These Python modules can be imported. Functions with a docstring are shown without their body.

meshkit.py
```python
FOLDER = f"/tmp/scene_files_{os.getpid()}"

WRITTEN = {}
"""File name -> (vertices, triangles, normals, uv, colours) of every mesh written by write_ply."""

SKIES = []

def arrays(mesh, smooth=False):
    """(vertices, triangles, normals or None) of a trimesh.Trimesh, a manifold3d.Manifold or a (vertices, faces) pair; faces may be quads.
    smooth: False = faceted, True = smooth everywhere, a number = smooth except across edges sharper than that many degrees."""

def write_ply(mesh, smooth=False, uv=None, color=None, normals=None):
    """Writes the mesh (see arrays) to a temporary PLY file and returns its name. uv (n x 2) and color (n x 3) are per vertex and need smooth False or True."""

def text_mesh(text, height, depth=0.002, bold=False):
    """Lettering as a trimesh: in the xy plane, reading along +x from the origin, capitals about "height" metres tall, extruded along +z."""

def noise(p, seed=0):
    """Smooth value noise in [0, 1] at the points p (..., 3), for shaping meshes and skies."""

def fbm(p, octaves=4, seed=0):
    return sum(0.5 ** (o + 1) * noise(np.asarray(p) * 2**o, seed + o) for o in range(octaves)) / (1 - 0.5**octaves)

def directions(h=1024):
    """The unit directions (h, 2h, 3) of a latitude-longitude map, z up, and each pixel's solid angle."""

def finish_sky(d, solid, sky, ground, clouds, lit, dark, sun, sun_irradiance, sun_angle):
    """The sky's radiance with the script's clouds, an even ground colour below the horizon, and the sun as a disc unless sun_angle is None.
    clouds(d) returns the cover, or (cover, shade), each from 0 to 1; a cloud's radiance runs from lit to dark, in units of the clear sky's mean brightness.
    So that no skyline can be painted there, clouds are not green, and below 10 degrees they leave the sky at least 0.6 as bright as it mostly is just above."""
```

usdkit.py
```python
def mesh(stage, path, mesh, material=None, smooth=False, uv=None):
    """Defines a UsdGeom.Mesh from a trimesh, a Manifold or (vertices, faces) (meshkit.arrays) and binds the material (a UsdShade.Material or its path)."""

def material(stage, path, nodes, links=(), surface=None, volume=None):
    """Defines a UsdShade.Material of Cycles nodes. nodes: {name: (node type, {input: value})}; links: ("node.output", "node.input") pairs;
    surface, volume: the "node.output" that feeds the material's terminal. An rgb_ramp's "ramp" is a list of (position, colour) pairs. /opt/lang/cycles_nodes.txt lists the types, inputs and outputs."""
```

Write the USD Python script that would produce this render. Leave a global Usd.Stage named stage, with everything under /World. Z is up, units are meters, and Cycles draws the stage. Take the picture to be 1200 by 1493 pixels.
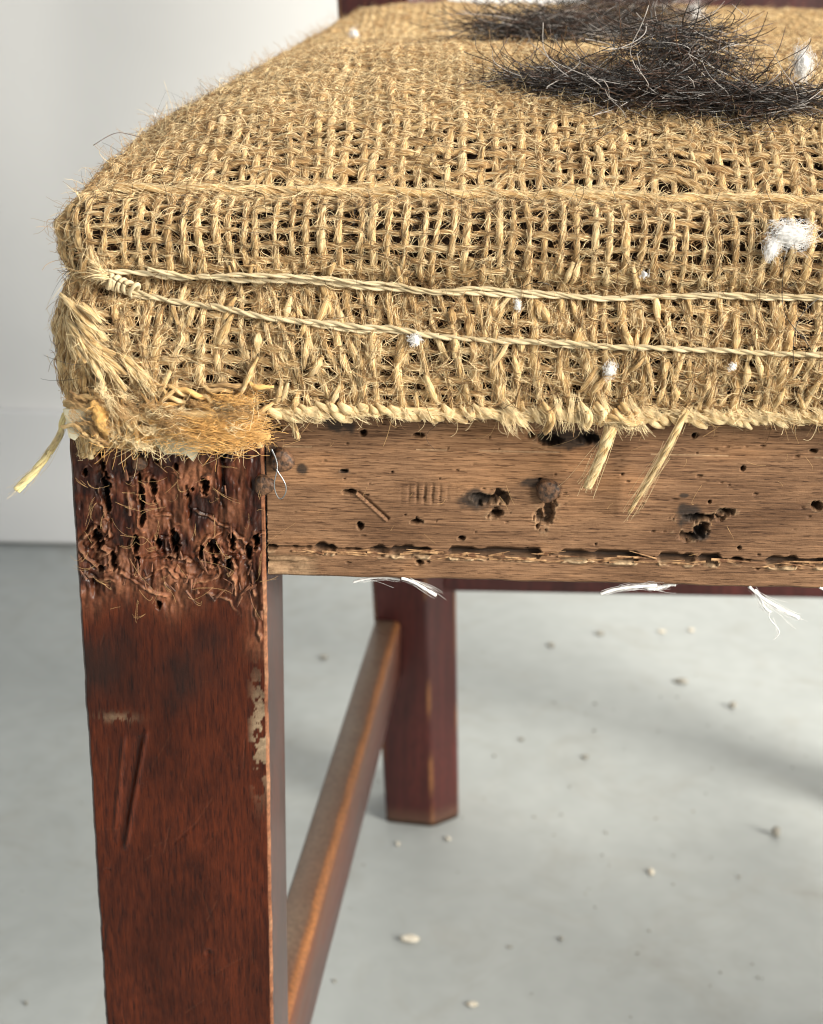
import math
import numpy as np
import trimesh
import usdkit
from meshkit import noise, fbm
from pxr import Usd, UsdGeom, UsdLux, UsdShade, Sdf, Gf, Vt
from scipy.interpolate import PchipInterpolator, CubicSpline

# ------------------------------------------------------------------ stage, camera, light
stage = Usd.Stage.CreateInMemory()
UsdGeom.SetStageUpAxis(stage, UsdGeom.Tokens.z)
UsdGeom.SetStageMetersPerUnit(stage, 1.0)
WORLD = UsdGeom.Xform.Define(stage, '/World')
UsdGeom.Scope.Define(stage, '/World/Looks')

CAM = np.array([0.079, -0.342, 0.47]); FPX = 2166.0; PITCH, ROLL = math.radians(20.0), math.radians(1.1)
fwd = np.array([0, math.cos(PITCH), -math.sin(PITCH)])
_r = np.array([1.0, 0, 0]); _u = np.cross(_r, fwd)
rgt = _r * math.cos(ROLL) + _u * math.sin(ROLL)
upv = -_r * math.sin(ROLL) + _u * math.cos(ROLL)
cam = UsdGeom.Camera.Define(stage, '/World/camera')
cam.CreateHorizontalApertureAttr(36.0)
cam.CreateVerticalApertureAttr(36.0 * 1024 / 823)
cam.CreateFocalLengthAttr(36.0 * FPX / 1200)
cam.CreateFStopAttr(29.0)
cam.CreateFocusDistanceAttr(0.346)
cam.CreateClippingRangeAttr(Gf.Vec2f(0.02, 100))
cam.CreateExposureAttr(0.22)
cam.AddTransformOp().Set(Gf.Matrix4d(*[float(x) for row in
    (np.append(rgt, 0), np.append(upv, 0), np.append(-fwd, 0), np.append(CAM, 1)) for x in row]))


def ray(px, py):
    return fwd + rgt * (px - 600) / FPX - upv * (py - 746.5) / FPX


def at_y(px, py, y):
    k = ray(px, py)
    return CAM + k * (y - CAM[1]) / k[1]


def at_z(px, py, z):
    k = ray(px, py)
    return CAM + k * (z - CAM[2]) / k[2]


def mat(name, nodes, links=(), surface='p.BSDF'):
    return usdkit.material(stage, '/World/Looks/' + name, nodes, links, surface=surface)


# ambient light of a pale room, and the window that lights the chair from the right
usdkit.material(stage, '/World/Looks/room_light', {'b': ('background_shader', {'color': (0.96, 0.98, 1.0), 'strength': 0.47})}, surface='b.background')
dome = UsdLux.DomeLight.Define(stage, '/World/ambient_light')
UsdShade.MaterialBindingAPI.Apply(dome.GetPrim()).Bind(UsdShade.Material.Get(stage, '/World/Looks/room_light'))


def rect_light(name, pos, target, w, h, power, color):
    l = UsdLux.RectLight.Define(stage, '/World/' + name)
    l.CreateWidthAttr(w); l.CreateHeightAttr(h); l.CreateIntensityAttr(power); l.CreateColorAttr(Gf.Vec3f(*color)); l.CreateNormalizeAttr(False)
    z = np.array(pos, float) - np.array(target, float); z /= np.linalg.norm(z)
    x = np.cross([0, 0, 1.0], z); x /= np.linalg.norm(x); y = np.cross(z, x)
    l.AddTransformOp().Set(Gf.Matrix4d(*[float(v) for row in (np.append(x, 0), np.append(y, 0), np.append(z, 0), np.append(pos, 1)) for v in row]))


rect_light('window_light', (3.1, -1.95, 1.86), (0.1, 0.1, 0.4), 1.7, 1.8, 37.5, (1.0, 0.94, 0.84))

# ------------------------------------------------------------------ helpers
_used = {}


def numbered(path):
    n = _used.get(path, 0); _used[path] = n + 1
    return path if n == 0 else f'{path}_{n:03d}'


def data(prim, **kw):
    for k, v in kw.items():
        if v is not None:
            prim.SetCustomDataByKey(k, v)
    return prim


def obj(name, mesh, material, parent='/World', smooth=False, uv=None, masks=None, polish=None, **kw):
    path = numbered(f'{parent}/{name}')
    m = usdkit.mesh(stage, path, mesh, material, smooth, uv)
    if masks is not None:
        UsdGeom.PrimvarsAPI(m).CreatePrimvar('masks', Sdf.ValueTypeNames.Color3fArray, 'vertex').Set(Vt.Vec3fArray.FromNumpy(np.asarray(masks, np.float32)))
    if polish is not None:
        UsdGeom.PrimvarsAPI(m).CreatePrimvar('polish', Sdf.ValueTypeNames.FloatArray, 'vertex').Set(Vt.FloatArray.FromNumpy(np.asarray(polish, np.float32)))
    data(m.GetPrim(), **kw)
    return path


def thing(name, label, category, group=None, kind=None):
    path = numbered('/World/' + name)
    x = UsdGeom.Xform.Define(stage, path)
    data(x.GetPrim(), label=label, category=category, group=group, kind=kind)
    return path


def curves(name, P, W, material, parent, **kw):
    """P (n, k, 3) points, W (n, k) widths"""
    path = numbered(f'{parent}/{name}')
    c = UsdGeom.BasisCurves.Define(stage, path)
    c.CreateTypeAttr('linear')
    n, k = P.shape[:2]
    c.CreatePointsAttr(Vt.Vec3fArray.FromNumpy(P.reshape(-1, 3).astype(np.float32)))
    c.CreateCurveVertexCountsAttr(Vt.IntArray.FromNumpy(np.full(n, k, np.int32)))
    c.CreateWidthsAttr(Vt.FloatArray.FromNumpy(W.reshape(-1).astype(np.float32)))
    c.SetWidthsInterpolation('vertex')
    UsdShade.MaterialBindingAPI.Apply(c.GetPrim()).Bind(material)
    data(c.GetPrim(), **kw)
    return path


def unit(v):
    return v / (np.linalg.norm(v, axis=-1, keepdims=True) + 1e-12)


def frames(P, N=None):
    T = unit(np.gradient(P, axis=0))
    if N is None:
        ref = np.where(np.abs(T[:, 2:]) < 0.8, [[0, 0, 1.0]], [[0, 1.0, 0]])
        N = ref
    N = unit(N - T * np.sum(N * T, -1, keepdims=True))
    return T, N, np.cross(T, N)


def tube(P, R, sides=6, N=None, lobes=0, lobe_amp=0.0, twist=0.0, squash=1.0, caps=True, jitter=None):
    """(vertices, faces, uv) of a tube along P with radius R; lobes twist (radians per metre)"""
    P = np.asarray(P, float); n = len(P); R = np.broadcast_to(R, (n,))
    T, N, B = frames(P, N)
    s = np.concatenate([[0], np.cumsum(np.linalg.norm(np.diff(P, axis=0), axis=1))])
    a = np.arange(sides) * 2 * np.pi / sides
    rr = R[:, None] * (1 + (lobe_amp * np.cos(lobes * (a[None] - 0) + twist * s[:, None]) if lobes else 0) + np.zeros((n, sides)))
    if jitter is not None:
        rr = rr * (1 + jitter)
    V = P[:, None] + rr[..., None] * (np.cos(a)[None, :, None] * N[:, None] * squash + np.sin(a)[None, :, None] * B[:, None])
    i, j = np.meshgrid(np.arange(n - 1), np.arange(sides), indexing='ij')
    q = np.stack([i * sides + j, i * sides + (j + 1) % sides, (i + 1) * sides + (j + 1) % sides, (i + 1) * sides + j], -1).reshape(-1, 4)
    f = np.vstack([q[:, [0, 2, 1]], q[:, [0, 3, 2]]])[:, ::-1]
    uv = np.stack([np.broadcast_to(a / (2 * np.pi), (n, sides)), np.broadcast_to(s[:, None], (n, sides))], -1).reshape(-1, 2)
    V = V.reshape(-1, 3)
    if caps:
        V = np.vstack([V, P[:1], P[-1:]]); uv = np.vstack([uv, [[0, 0]], [[0, s[-1]]]])
        k = np.arange(sides); c0, c1 = n * sides, n * sides + 1
        f = np.vstack([f, np.stack([np.full(sides, c0), (k + 1) % sides, k], 1), np.stack([np.full(sides, c1), (n - 1) * sides + k, (n - 1) * sides + (k + 1) % sides], 1)])
    return V, f, uv


def merge(parts):
    V, F, U, o = [], [], [], 0
    for p in parts:
        V.append(p[0]); F.append(np.asarray(p[1]) + o); o += len(p[0])
        U.append(p[2] if len(p) > 2 else np.zeros((len(p[0]), 2)))
    return np.vstack(V), np.vstack(F), np.vstack(U)


def smooth_path(pts, n):
    pts = np.asarray(pts, float)
    s = np.concatenate([[0], np.cumsum(np.linalg.norm(np.diff(pts, axis=0), axis=1))])
    return CubicSpline(s, pts)(np.linspace(0, s[-1], n)) if len(pts) > 2 else np.linspace(pts[0], pts[-1], n)


def hexa(c8):
    """closed box from 8 corners: bottom ring of four, top ring of four"""
    f = [[0, 3, 2], [0, 2, 1], [4, 5, 6], [4, 6, 7]]
    for k in range(4):
        a, b = k, (k + 1) % 4
        f += [[a, b, b + 4], [a, b + 4, a + 4]]
    return trimesh.Trimesh(np.array(c8, float), np.array(f), process=False)


def loft(rings, close=True):
    """rings (m, n, 3), closed sections counter-clockwise seen from the end of the loft"""
    rings = np.asarray(rings, float); m, n = rings.shape[:2]
    i, j = np.meshgrid(np.arange(m - 1), np.arange(n), indexing='ij')
    q = np.stack([i * n + j, i * n + (j + 1) % n, (i + 1) * n + (j + 1) % n, (i + 1) * n + j], -1).reshape(-1, 4)
    f = [q[:, [0, 1, 2]], q[:, [0, 2, 3]]]
    V = rings.reshape(-1, 3)
    if close:
        c0, c1 = rings[0].mean(0), rings[-1].mean(0)
        k = np.arange(n)
        V = np.vstack([V, c0, c1])
        f += [np.stack([np.full(n, m * n), (k + 1) % n, k], 1), np.stack([np.full(n, m * n + 1), (m - 1) * n + k, (m - 1) * n + (k + 1) % n], 1)]
    return V, np.vstack(f)


def bar(path, section, N=None):
    """loft a 2D section (k, 2) along a straight or bent path; section x runs along side vector"""
    path = np.asarray(path, float)
    T = unit(np.gradient(path, axis=0))
    ref = np.broadcast_to(np.array([0, 0, 1.0]) if N is None else np.asarray(N, float), path.shape)
    U = unit(ref - T * np.sum(ref * T, -1, keepdims=True))
    S = np.cross(T, U)
    sec = np.asarray(section, float)
    return loft(path[:, None] + S[:, None] * sec[None, :, :1] + U[:, None] * sec[None, :, 1:])


def round_rect(w, h, r, k=4):
    pts = []
    for cx, cy, a0 in ((w / 2 - r, -h / 2 + r, -90), (w / 2 - r, h / 2 - r, 0), (-w / 2 + r, h / 2 - r, 90), (-w / 2 + r, -h / 2 + r, 180)):
        for a in np.radians(np.linspace(a0, a0 + 90, k)):
            pts.append((cx + r * math.cos(a), cy + r * math.sin(a)))
    return np.array(pts)


# ------------------------------------------------------------------ materials
def fibre_mat(name, ramp, streak=(22.0, 420.0), twist=900.0, rough=0.85, bump=0.5):
    """ramp of yarn colours; streaks follow the twisted fibres (uv: turn, metres)"""
    n = {'uv': ('texture_coordinate', {}), 'sep': ('separate_xyz', {}), 'tw': ('math', {'math_type': 'multiply_add', 'value2': twist}),
         'cmb': ('combine_xyz', {}), 'map': ('mapping', {'scale': (streak[0], streak[1], 1.0)}),
         'n1': ('noise_texture', {'scale': 1.0, 'detail': 3.0, 'roughness': 0.65}),
         'pos': ('geometry', {}), 'n2': ('noise_texture', {'scale': 55.0, 'detail': 2.0}), 'n3': ('noise_texture', {'scale': 420.0, 'detail': 2.0}),
         'oi': ('object_info', {}),
         'm1': ('math', {'math_type': 'multiply', 'value2': 0.55}), 'm2': ('math', {'math_type': 'multiply_add', 'value2': 0.30}),
         'm3': ('math', {'math_type': 'multiply_add', 'value2': 0.30}), 'm4': ('math', {'math_type': 'multiply_add', 'value2': 0.12}),
         'r': ('rgb_ramp', {'ramp': ramp}), 'b': ('bump', {'strength': bump, 'distance': 0.0004}),
         'p': ('principled_bsdf', {'roughness': rough, 'specular_ior_level': 0.15, 'sheen_weight': 0.1})}
    l = [('uv.UV', 'map.vector'), ('map.vector', 'n1.vector'), ('pos.position', 'n2.vector'), ('pos.position', 'n3.vector'),
         ('n1.fac', 'm1.value1'), ('n2.fac', 'm2.value1'), ('m1.value', 'm2.value3'), ('n3.fac', 'm3.value1'), ('m2.value', 'm3.value3'),
         ('oi.random', 'm4.value1'), ('m3.value', 'm4.value3'), ('m4.value', 'r.fac'), ('r.color', 'p.base_color'),
         ('n1.fac', 'b.height'), ('b.normal', 'p.normal')]
    for k in ('sep', 'tw', 'cmb'):
        n.pop(k)
    return mat(name, n, l)


YARN = fibre_mat('jute_yarn', [(0.42, (0.10, 0.052, 0.019)), (0.53, (0.38, 0.225, 0.090)), (0.64, (0.61, 0.41, 0.18)), (0.76, (0.84, 0.66, 0.375))], bump=0.9)
WEFT = fibre_mat('brown_jute_yarn', [(0.42, (0.075, 0.038, 0.014)), (0.54, (0.27, 0.155, 0.064)), (0.65, (0.47, 0.30, 0.13)), (0.78, (0.69, 0.51, 0.255))], bump=0.9)
YARN_ORANGE = fibre_mat('orange_jute', [(0.34, (0.22, 0.10, 0.025)), (0.5, (0.52, 0.29, 0.085)), (0.68, (0.68, 0.42, 0.15)), (0.8, (0.76, 0.54, 0.26))])
TWINE = fibre_mat('pale_twine', [(0.38, (0.18, 0.125, 0.06)), (0.5, (0.43, 0.33, 0.18)), (0.7, (0.66, 0.55, 0.35))], streak=(14, 300))
COTTON_YARN = fibre_mat('white_thread', [(0.3, (0.55, 0.54, 0.50)), (0.7, (0.86, 0.85, 0.83))])
PALE_END = fibre_mat('pale_straw_yarn', [(0.35, (0.5, 0.36, 0.14)), (0.6, (0.78, 0.64, 0.30)), (0.8, (0.84, 0.75, 0.45))])


def strand_mat(name, color, rough=0.6, spec=0.3, vary=0.35):
    d = tuple(c * (1 - vary) for c in color)
    b = tuple(min(1, c * (1 + vary)) for c in color)
    return mat(name, {'g': ('geometry', {}), 'n': ('noise_texture', {'scale': 650.0, 'detail': 1.0}), 'r': ('rgb_ramp', {'ramp': [(0.3, d), (0.7, b)]}),
                      'p': ('principled_bsdf', {'roughness': rough, 'specular_ior_level': spec})},
               [('g.position', 'n.vector'), ('n.fac', 'r.fac'), ('r.color', 'p.base_color')])


FIB_PALE = strand_mat('pale_fibre', (0.74, 0.59, 0.345))
FIB_MID = strand_mat('tan_fibre', (0.38, 0.235, 0.102))
FIB_DARK = strand_mat('brown_fibre', (0.13, 0.070, 0.028))
FIB_ORANGE = strand_mat('orange_fibre', (0.62, 0.36, 0.12))
HAIR_BLACK = strand_mat('black_horsehair', (0.011, 0.0075, 0.0055), rough=0.25, spec=0.5, vary=0.5)
HAIR_BROWN = strand_mat('brown_horsehair', (0.060, 0.030, 0.017), rough=0.3, spec=0.5, vary=0.5)
HAIR_GREY = strand_mat('grey_horsehair', (0.40, 0.37, 0.34), rough=0.4, spec=0.5)
COTTON = strand_mat('white_cotton', (0.76, 0.75, 0.73), rough=0.9, spec=0.1, vary=0.08)
PAD = mat('dark_stuffing', {'g': ('geometry', {}), 'n': ('noise_texture', {'scale': 500.0, 'detail': 4.0, 'roughness': 0.7}), 'r': ('rgb_ramp', {'ramp': [(0.35, (0.008, 0.006, 0.005)), (0.6, (0.045, 0.026, 0.014)), (0.78, (0.16, 0.09, 0.04))]}),
                            'b': ('bump', {'strength': 0.8, 'distance': 0.001}), 'p': ('principled_bsdf', {'roughness': 0.9, 'specular_ior_level': 0.1})},
          [('g.position', 'n.vector'), ('n.fac', 'r.fac'), ('r.color', 'p.base_color'), ('n.fac', 'b.height'), ('b.normal', 'p.normal')])
LINING = mat('cream_lining', {'g': ('geometry', {}), 'n': ('noise_texture', {'scale': 180.0, 'detail': 3.0}), 'r': ('rgb_ramp', {'ramp': [(0.35, (0.34, 0.31, 0.20)), (0.65, (0.62, 0.58, 0.44))]}),
                              'p': ('principled_bsdf', {'roughness': 0.9, 'specular_ior_level': 0.15})}, [('g.position', 'n.vector'), ('n.fac', 'r.fac'), ('r.color', 'p.base_color')])


def wood(name, base, dark, stain_col, bare_col, crust_col, grain=(900, 40, 40), rough=(0.3, 0.45), spec=0.3, big=(30, 6, 6), bumpd=0.00012, bare_rough=0.8, pores=(2500, 2500, 160)):
    """procedural wood: base/dark from grain noise; masks primvar: r = dark stain, g = bare worn wood, b = pale crust"""
    n = {'g': ('geometry', {}), 'm1': ('mapping', {'scale': grain}), 'n1': ('noise_texture', {'scale': 1.0, 'detail': 4.0, 'roughness': 0.65}),
         'm2': ('mapping', {'scale': big}), 'n2': ('noise_texture', {'scale': 1.0, 'detail': 3.0, 'roughness': 0.6, 'distortion': 0.6}),
         'r1': ('rgb_ramp', {'ramp': [(0.33, dark), (0.62, base)]}), 'r2': ('rgb_ramp', {'ramp': [(0.32, (0.55, 0.52, 0.50)), (0.52, (0.95, 0.95, 0.95)), (0.7, (1.3, 1.25, 1.15))]}),
         'mul': ('mix', {'mix_type': 'multiply', 'fac': 1.0}),
         'at': ('attribute', {'attribute': 'masks'}), 'sp': ('separate_color', {}),
         'nf': ('noise_texture', {'scale': 700.0, 'detail': 3.0, 'roughness': 0.7}),
         'rb': ('rgb_ramp', {'ramp': [(0.3, tuple(c * 0.45 for c in bare_col)), (0.6, bare_col), (0.8, tuple(min(1, c * 1.4) for c in bare_col))]}),
         'rc': ('rgb_ramp', {'ramp': [(0.3, tuple(c * 0.5 for c in crust_col)), (0.65, crust_col)]}),
         'mb': ('mix', {}), 'mc': ('mix', {}), 'ms': ('mix', {'color2': stain_col}),
         'ro': ('map_range', {'from_min': 0.3, 'from_max': 0.7, 'to_min': rough[0], 'to_max': rough[1], 'clamp': True}),
         'ro2': ('mix_float', {'b': bare_rough}),
         'b': ('bump', {'strength': 0.7, 'distance': bumpd}), 'b2': ('bump', {'strength': 0.35, 'distance': 0.0003}),
         'mp': ('mapping', {'scale': pores}), 'np': ('noise_texture', {'scale': 1.0, 'detail': 1.0}), 'rp': ('rgb_ramp', {'ramp': [(0.30, (1.28, 1.26, 1.22)), (0.37, (1, 1, 1)), (0.60, (1, 1, 1)), (0.68, (0.42, 0.38, 0.35))]}), 'mulp': ('mix', {'mix_type': 'multiply', 'fac': 1.0}),
         'pol': ('attribute', {'attribute': 'polish'}), 'sm': ('mix_float', {'a': spec, 'b': 0.30}), 'rm': ('mix_float', {'b': 0.24}),
         'p': ('principled_bsdf', {})}
    l = [('pol.fac', 'sm.fac'), ('sm.result', 'p.specular_ior_level'), ('pol.fac', 'rm.fac'), ('ro2.result', 'rm.a'), ('g.position', 'm1.vector'), ('m1.vector', 'n1.vector'), ('g.position', 'm2.vector'), ('m2.vector', 'n2.vector'), ('n1.fac', 'r1.fac'), ('n2.fac', 'r2.fac'),
         ('r1.color', 'mul.color1'), ('r2.color', 'mul.color2'), ('at.color', 'sp.color'), ('g.position', 'nf.vector'),
         ('nf.fac', 'rb.fac'), ('nf.fac', 'rc.fac'), ('g.position', 'mp.vector'), ('mp.vector', 'np.vector'), ('np.fac', 'rp.fac'), ('mul.color', 'mulp.color1'), ('rp.color', 'mulp.color2'), ('mulp.color', 'mb.color1'), ('rb.color', 'mb.color2'), ('sp.g', 'mb.fac'),
         ('mb.color', 'mc.color1'), ('rc.color', 'mc.color2'), ('sp.b', 'mc.fac'), ('mc.color', 'ms.color1'), ('sp.r', 'ms.fac'), ('ms.color', 'p.base_color'),
         ('n2.fac', 'ro.value'), ('ro.result', 'ro2.a'), ('sp.g', 'ro2.fac'), ('rm.result', 'p.roughness'),
         ('n1.fac', 'b.height'), ('nf.fac', 'b2.height'), ('b.normal', 'b2.normal'), ('b2.normal', 'p.normal')]
    return mat(name, n, l)


LEG_WOOD = wood('mahogany_leg', (0.066, 0.0125, 0.0032), (0.026, 0.0046, 0.0016), (0.007, 0.0055, 0.005), (0.265, 0.108, 0.052), (0.36, 0.27, 0.17),
                grain=(900, 900, 130), rough=(0.16, 0.40), spec=0.22, big=(42, 42, 22))
RAIL_WOOD = wood('bare_rail_wood', (0.255, 0.142, 0.076), (0.112, 0.056, 0.028), (0.018, 0.015, 0.013), (0.52, 0.36, 0.21), (0.55, 0.40, 0.24),
                 pores=(330, 2000, 4200), grain=(90, 900, 2400), rough=(0.6, 0.75), spec=0.18, big=(22, 60, 60), bumpd=0.00035)
FAR_WOOD = wood('mahogany_frame', (0.070, 0.013, 0.010), (0.038, 0.007, 0.006), (0.01, 0.007, 0.006), (0.46, 0.20, 0.06), (0.30, 0.20, 0.12),
                grain=(300, 300, 14), rough=(0.32, 0.48), spec=0.5, big=(30, 30, 8))
STR_WOOD = wood('mahogany_stretcher', (0.085, 0.022, 0.016), (0.05, 0.012, 0.009), (0.01, 0.007, 0.006), (0.30, 0.115, 0.032), (0.20, 0.135, 0.088),
                pores=(2500, 160, 2500), grain=(500, 25, 500), rough=(0.28, 0.45), spec=0.5, big=(40, 12, 40))
SPLINTER = mat('torn_wood', {'g': ('geometry', {}), 'n': ('noise_texture', {'scale': 600.0, 'detail': 2.0}), 'r': ('rgb_ramp', {'ramp': [(0.35, (0.12, 0.055, 0.026)), (0.68, (0.46, 0.28, 0.14))]}),
                             'p': ('principled_bsdf', {'roughness': 0.7, 'specular_ior_level': 0.2})}, [('g.position', 'n.vector'), ('n.fac', 'r.fac'), ('r.color', 'p.base_color')])
DARK_SPLINTER = mat('torn_mahogany', {'g': ('geometry', {}), 'n': ('noise_texture', {'scale': 600.0, 'detail': 2.0}), 'r': ('rgb_ramp', {'ramp': [(0.35, (0.035, 0.014, 0.008)), (0.7, (0.20, 0.085, 0.045))]}),
                             'p': ('principled_bsdf', {'roughness': 0.6, 'specular_ior_level': 0.25})}, [('g.position', 'n.vector'), ('n.fac', 'r.fac'), ('r.color', 'p.base_color')])
RUST = mat('rusty_nail', {'g': ('geometry', {}), 'n': ('noise_texture', {'scale': 900.0, 'detail': 3.0}), 'r': ('rgb_ramp', {'ramp': [(0.35, (0.03, 0.018, 0.012)), (0.65, (0.17, 0.085, 0.042))]}),
                          'b': ('bump', {'strength': 0.8, 'distance': 0.0005}), 'p': ('principled_bsdf', {'roughness': 0.6, 'metallic': 0.2})}, [('g.position', 'n.vector'), ('n.fac', 'r.fac'), ('r.color', 'p.base_color'), ('n.fac', 'b.height'), ('b.normal', 'p.normal')])
WIRE = mat('steel_wire', {'p': ('principled_bsdf', {'base_color': (0.35, 0.36, 0.36), 'metallic': 0.9, 'roughness': 0.35})})
FLOOR = mat('grey_painted_floor', {'g': ('geometry', {}), 'n1': ('noise_texture', {'scale': 5.0, 'detail': 4.0, 'roughness': 0.6}), 'n2': ('noise_texture', {'scale': 60.0, 'detail': 4.0}),
                                   'n3': ('noise_texture', {'scale': 90.0, 'detail': 1.0}), 'n4': ('noise_texture', {'scale': 16.0, 'detail': 5.0, 'roughness': 0.7, 'distortion': 1.0}),
                                   'r1': ('rgb_ramp', {'ramp': [(0.32, (0.375, 0.400, 0.394)), (0.68, (0.425, 0.452, 0.446))]}),
                                   'r2': ('rgb_ramp', {'ramp': [(0.35, (0.93, 0.93, 0.93)), (0.65, (1.0, 1.0, 1.0))]}),
                                   'r3': ('rgb_ramp', {'ramp': [(0.80, (0, 0, 0)), (0.84, (1, 1, 1))]}),
                                   'r4': ('rgb_ramp', {'ramp': [(0.50, (1, 1, 1)), (0.64, (0.94, 0.92, 0.90)), (0.78, (0.74, 0.70, 0.66))]}),
                                   'm': ('mix', {'mix_type': 'multiply', 'fac': 1.0}), 'm2': ('mix', {'color2': (0.22, 0.20, 0.18)}), 'm3': ('mix', {'mix_type': 'multiply', 'fac': 1.0}),
                                   'b': ('bump', {'strength': 0.15, 'distance': 0.002}), 'p': ('principled_bsdf', {'roughness': 0.42, 'specular_ior_level': 0.2})},
            [('g.position', 'n1.vector'), ('g.position', 'n2.vector'), ('g.position', 'n3.vector'), ('g.position', 'n4.vector'), ('n1.fac', 'r1.fac'), ('n2.fac', 'r2.fac'), ('n3.fac', 'r3.fac'), ('n4.fac', 'r4.fac'),
             ('r1.color', 'm.color1'), ('r2.color', 'm.color2'), ('m.color', 'm3.color1'), ('r4.color', 'm3.color2'), ('m3.color', 'm2.color1'), ('r3.color', 'm2.fac'), ('m2.color', 'p.base_color'),
             ('n2.fac', 'b.height'), ('b.normal', 'p.normal')])


def paint(name, col, rough=0.6):
    return mat(name, {'g': ('geometry', {}), 'n': ('noise_texture', {'scale': 9.0, 'detail': 5.0}), 'r': ('rgb_ramp', {'ramp': [(0.3, tuple(c * 0.955 for c in col)), (0.7, col)]}),
                      'n2': ('noise_texture', {'scale': 400.0, 'detail': 2.0}), 'b': ('bump', {'strength': 0.1, 'distance': 0.001}), 'p': ('principled_bsdf', {'roughness': rough, 'specular_ior_level': 0.25})},
               [('g.position', 'n.vector'), ('n.fac', 'r.fac'), ('r.color', 'p.base_color'), ('g.position', 'n2.vector'), ('n2.fac', 'b.height'), ('b.normal', 'p.normal')])


WALL = paint('white_wall', (0.80, 0.80, 0.785))
SKIRT = paint('white_skirting', (0.79, 0.795, 0.79), 0.45)
CHIP = mat('pale_wood_chip', {'g': ('geometry', {}), 'n': ('noise_texture', {'scale': 500.0}), 'r': ('rgb_ramp', {'ramp': [(0.35, (0.5, 0.44, 0.34)), (0.65, (0.72, 0.68, 0.58))]}), 'p': ('principled_bsdf', {'roughness': 0.8})}, [('g.position', 'n.vector'), ('n.fac', 'r.fac'), ('r.color', 'p.base_color')])
GRIT = mat('grey_grit', {'g': ('geometry', {}), 'n': ('noise_texture', {'scale': 500.0}), 'r': ('rgb_ramp', {'ramp': [(0.35, (0.18, 0.17, 0.14)), (0.65, (0.4, 0.38, 0.33))]}), 'p': ('principled_bsdf', {'roughness': 0.8})}, [('g.position', 'n.vector'), ('n.fac', 'r.fac'), ('r.color', 'p.base_color')])

# ------------------------------------------------------------------ the setting
WALL_Y = 0.846
gx, gy = np.meshgrid(np.linspace(-3, 3.5, 30), np.linspace(-3, WALL_Y + 0.02, 20))
gi = np.arange(gx.size).reshape(gx.shape)
fq = np.stack([gi[:-1, :-1], gi[:-1, 1:], gi[1:, 1:], gi[1:, :-1]], -1).reshape(-1, 4)
obj('floor', (np.stack([gx, gy, 0 * gx], -1).reshape(-1, 3), fq), FLOOR, kind='structure', label='smooth grey painted floor with dust and small specks', category='floor')
obj('wall', trimesh.creation.box(bounds=[[-3, WALL_Y + 0.006, -0.02], [3.5, WALL_Y + 0.10, 2.6]]), WALL, kind='structure', label='plain white painted wall behind the chair', category='wall')
sec = np.array([(0, 0.005), (0.02, 0.005), (0.02, 0.118), (0.0185, 0.1205), (0.0, 0.1205)])
sk = loft(np.stack([np.stack([np.full(5, x), WALL_Y + 0.0055 - 0.008 * (sec[:, 0] / 0.02), sec[:, 1]], -1) for x in (-3.0, 3.5)]))
obj('skirting_board', sk, SKIRT, kind='structure', label='low white skirting board along the foot of the wall', category='skirting board')

# ------------------------------------------------------------------ chair frame
CHAIR = thing('chair', 'mahogany side chair stripped to its burlap seat and bare rail', 'chair')
RNG = np.random.default_rng(7)
LX0, LX1 = -0.0040, 0.0431          # front leg, left and right faces
SEAT_X1 = 0.470                     # right face of the right front leg


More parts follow.
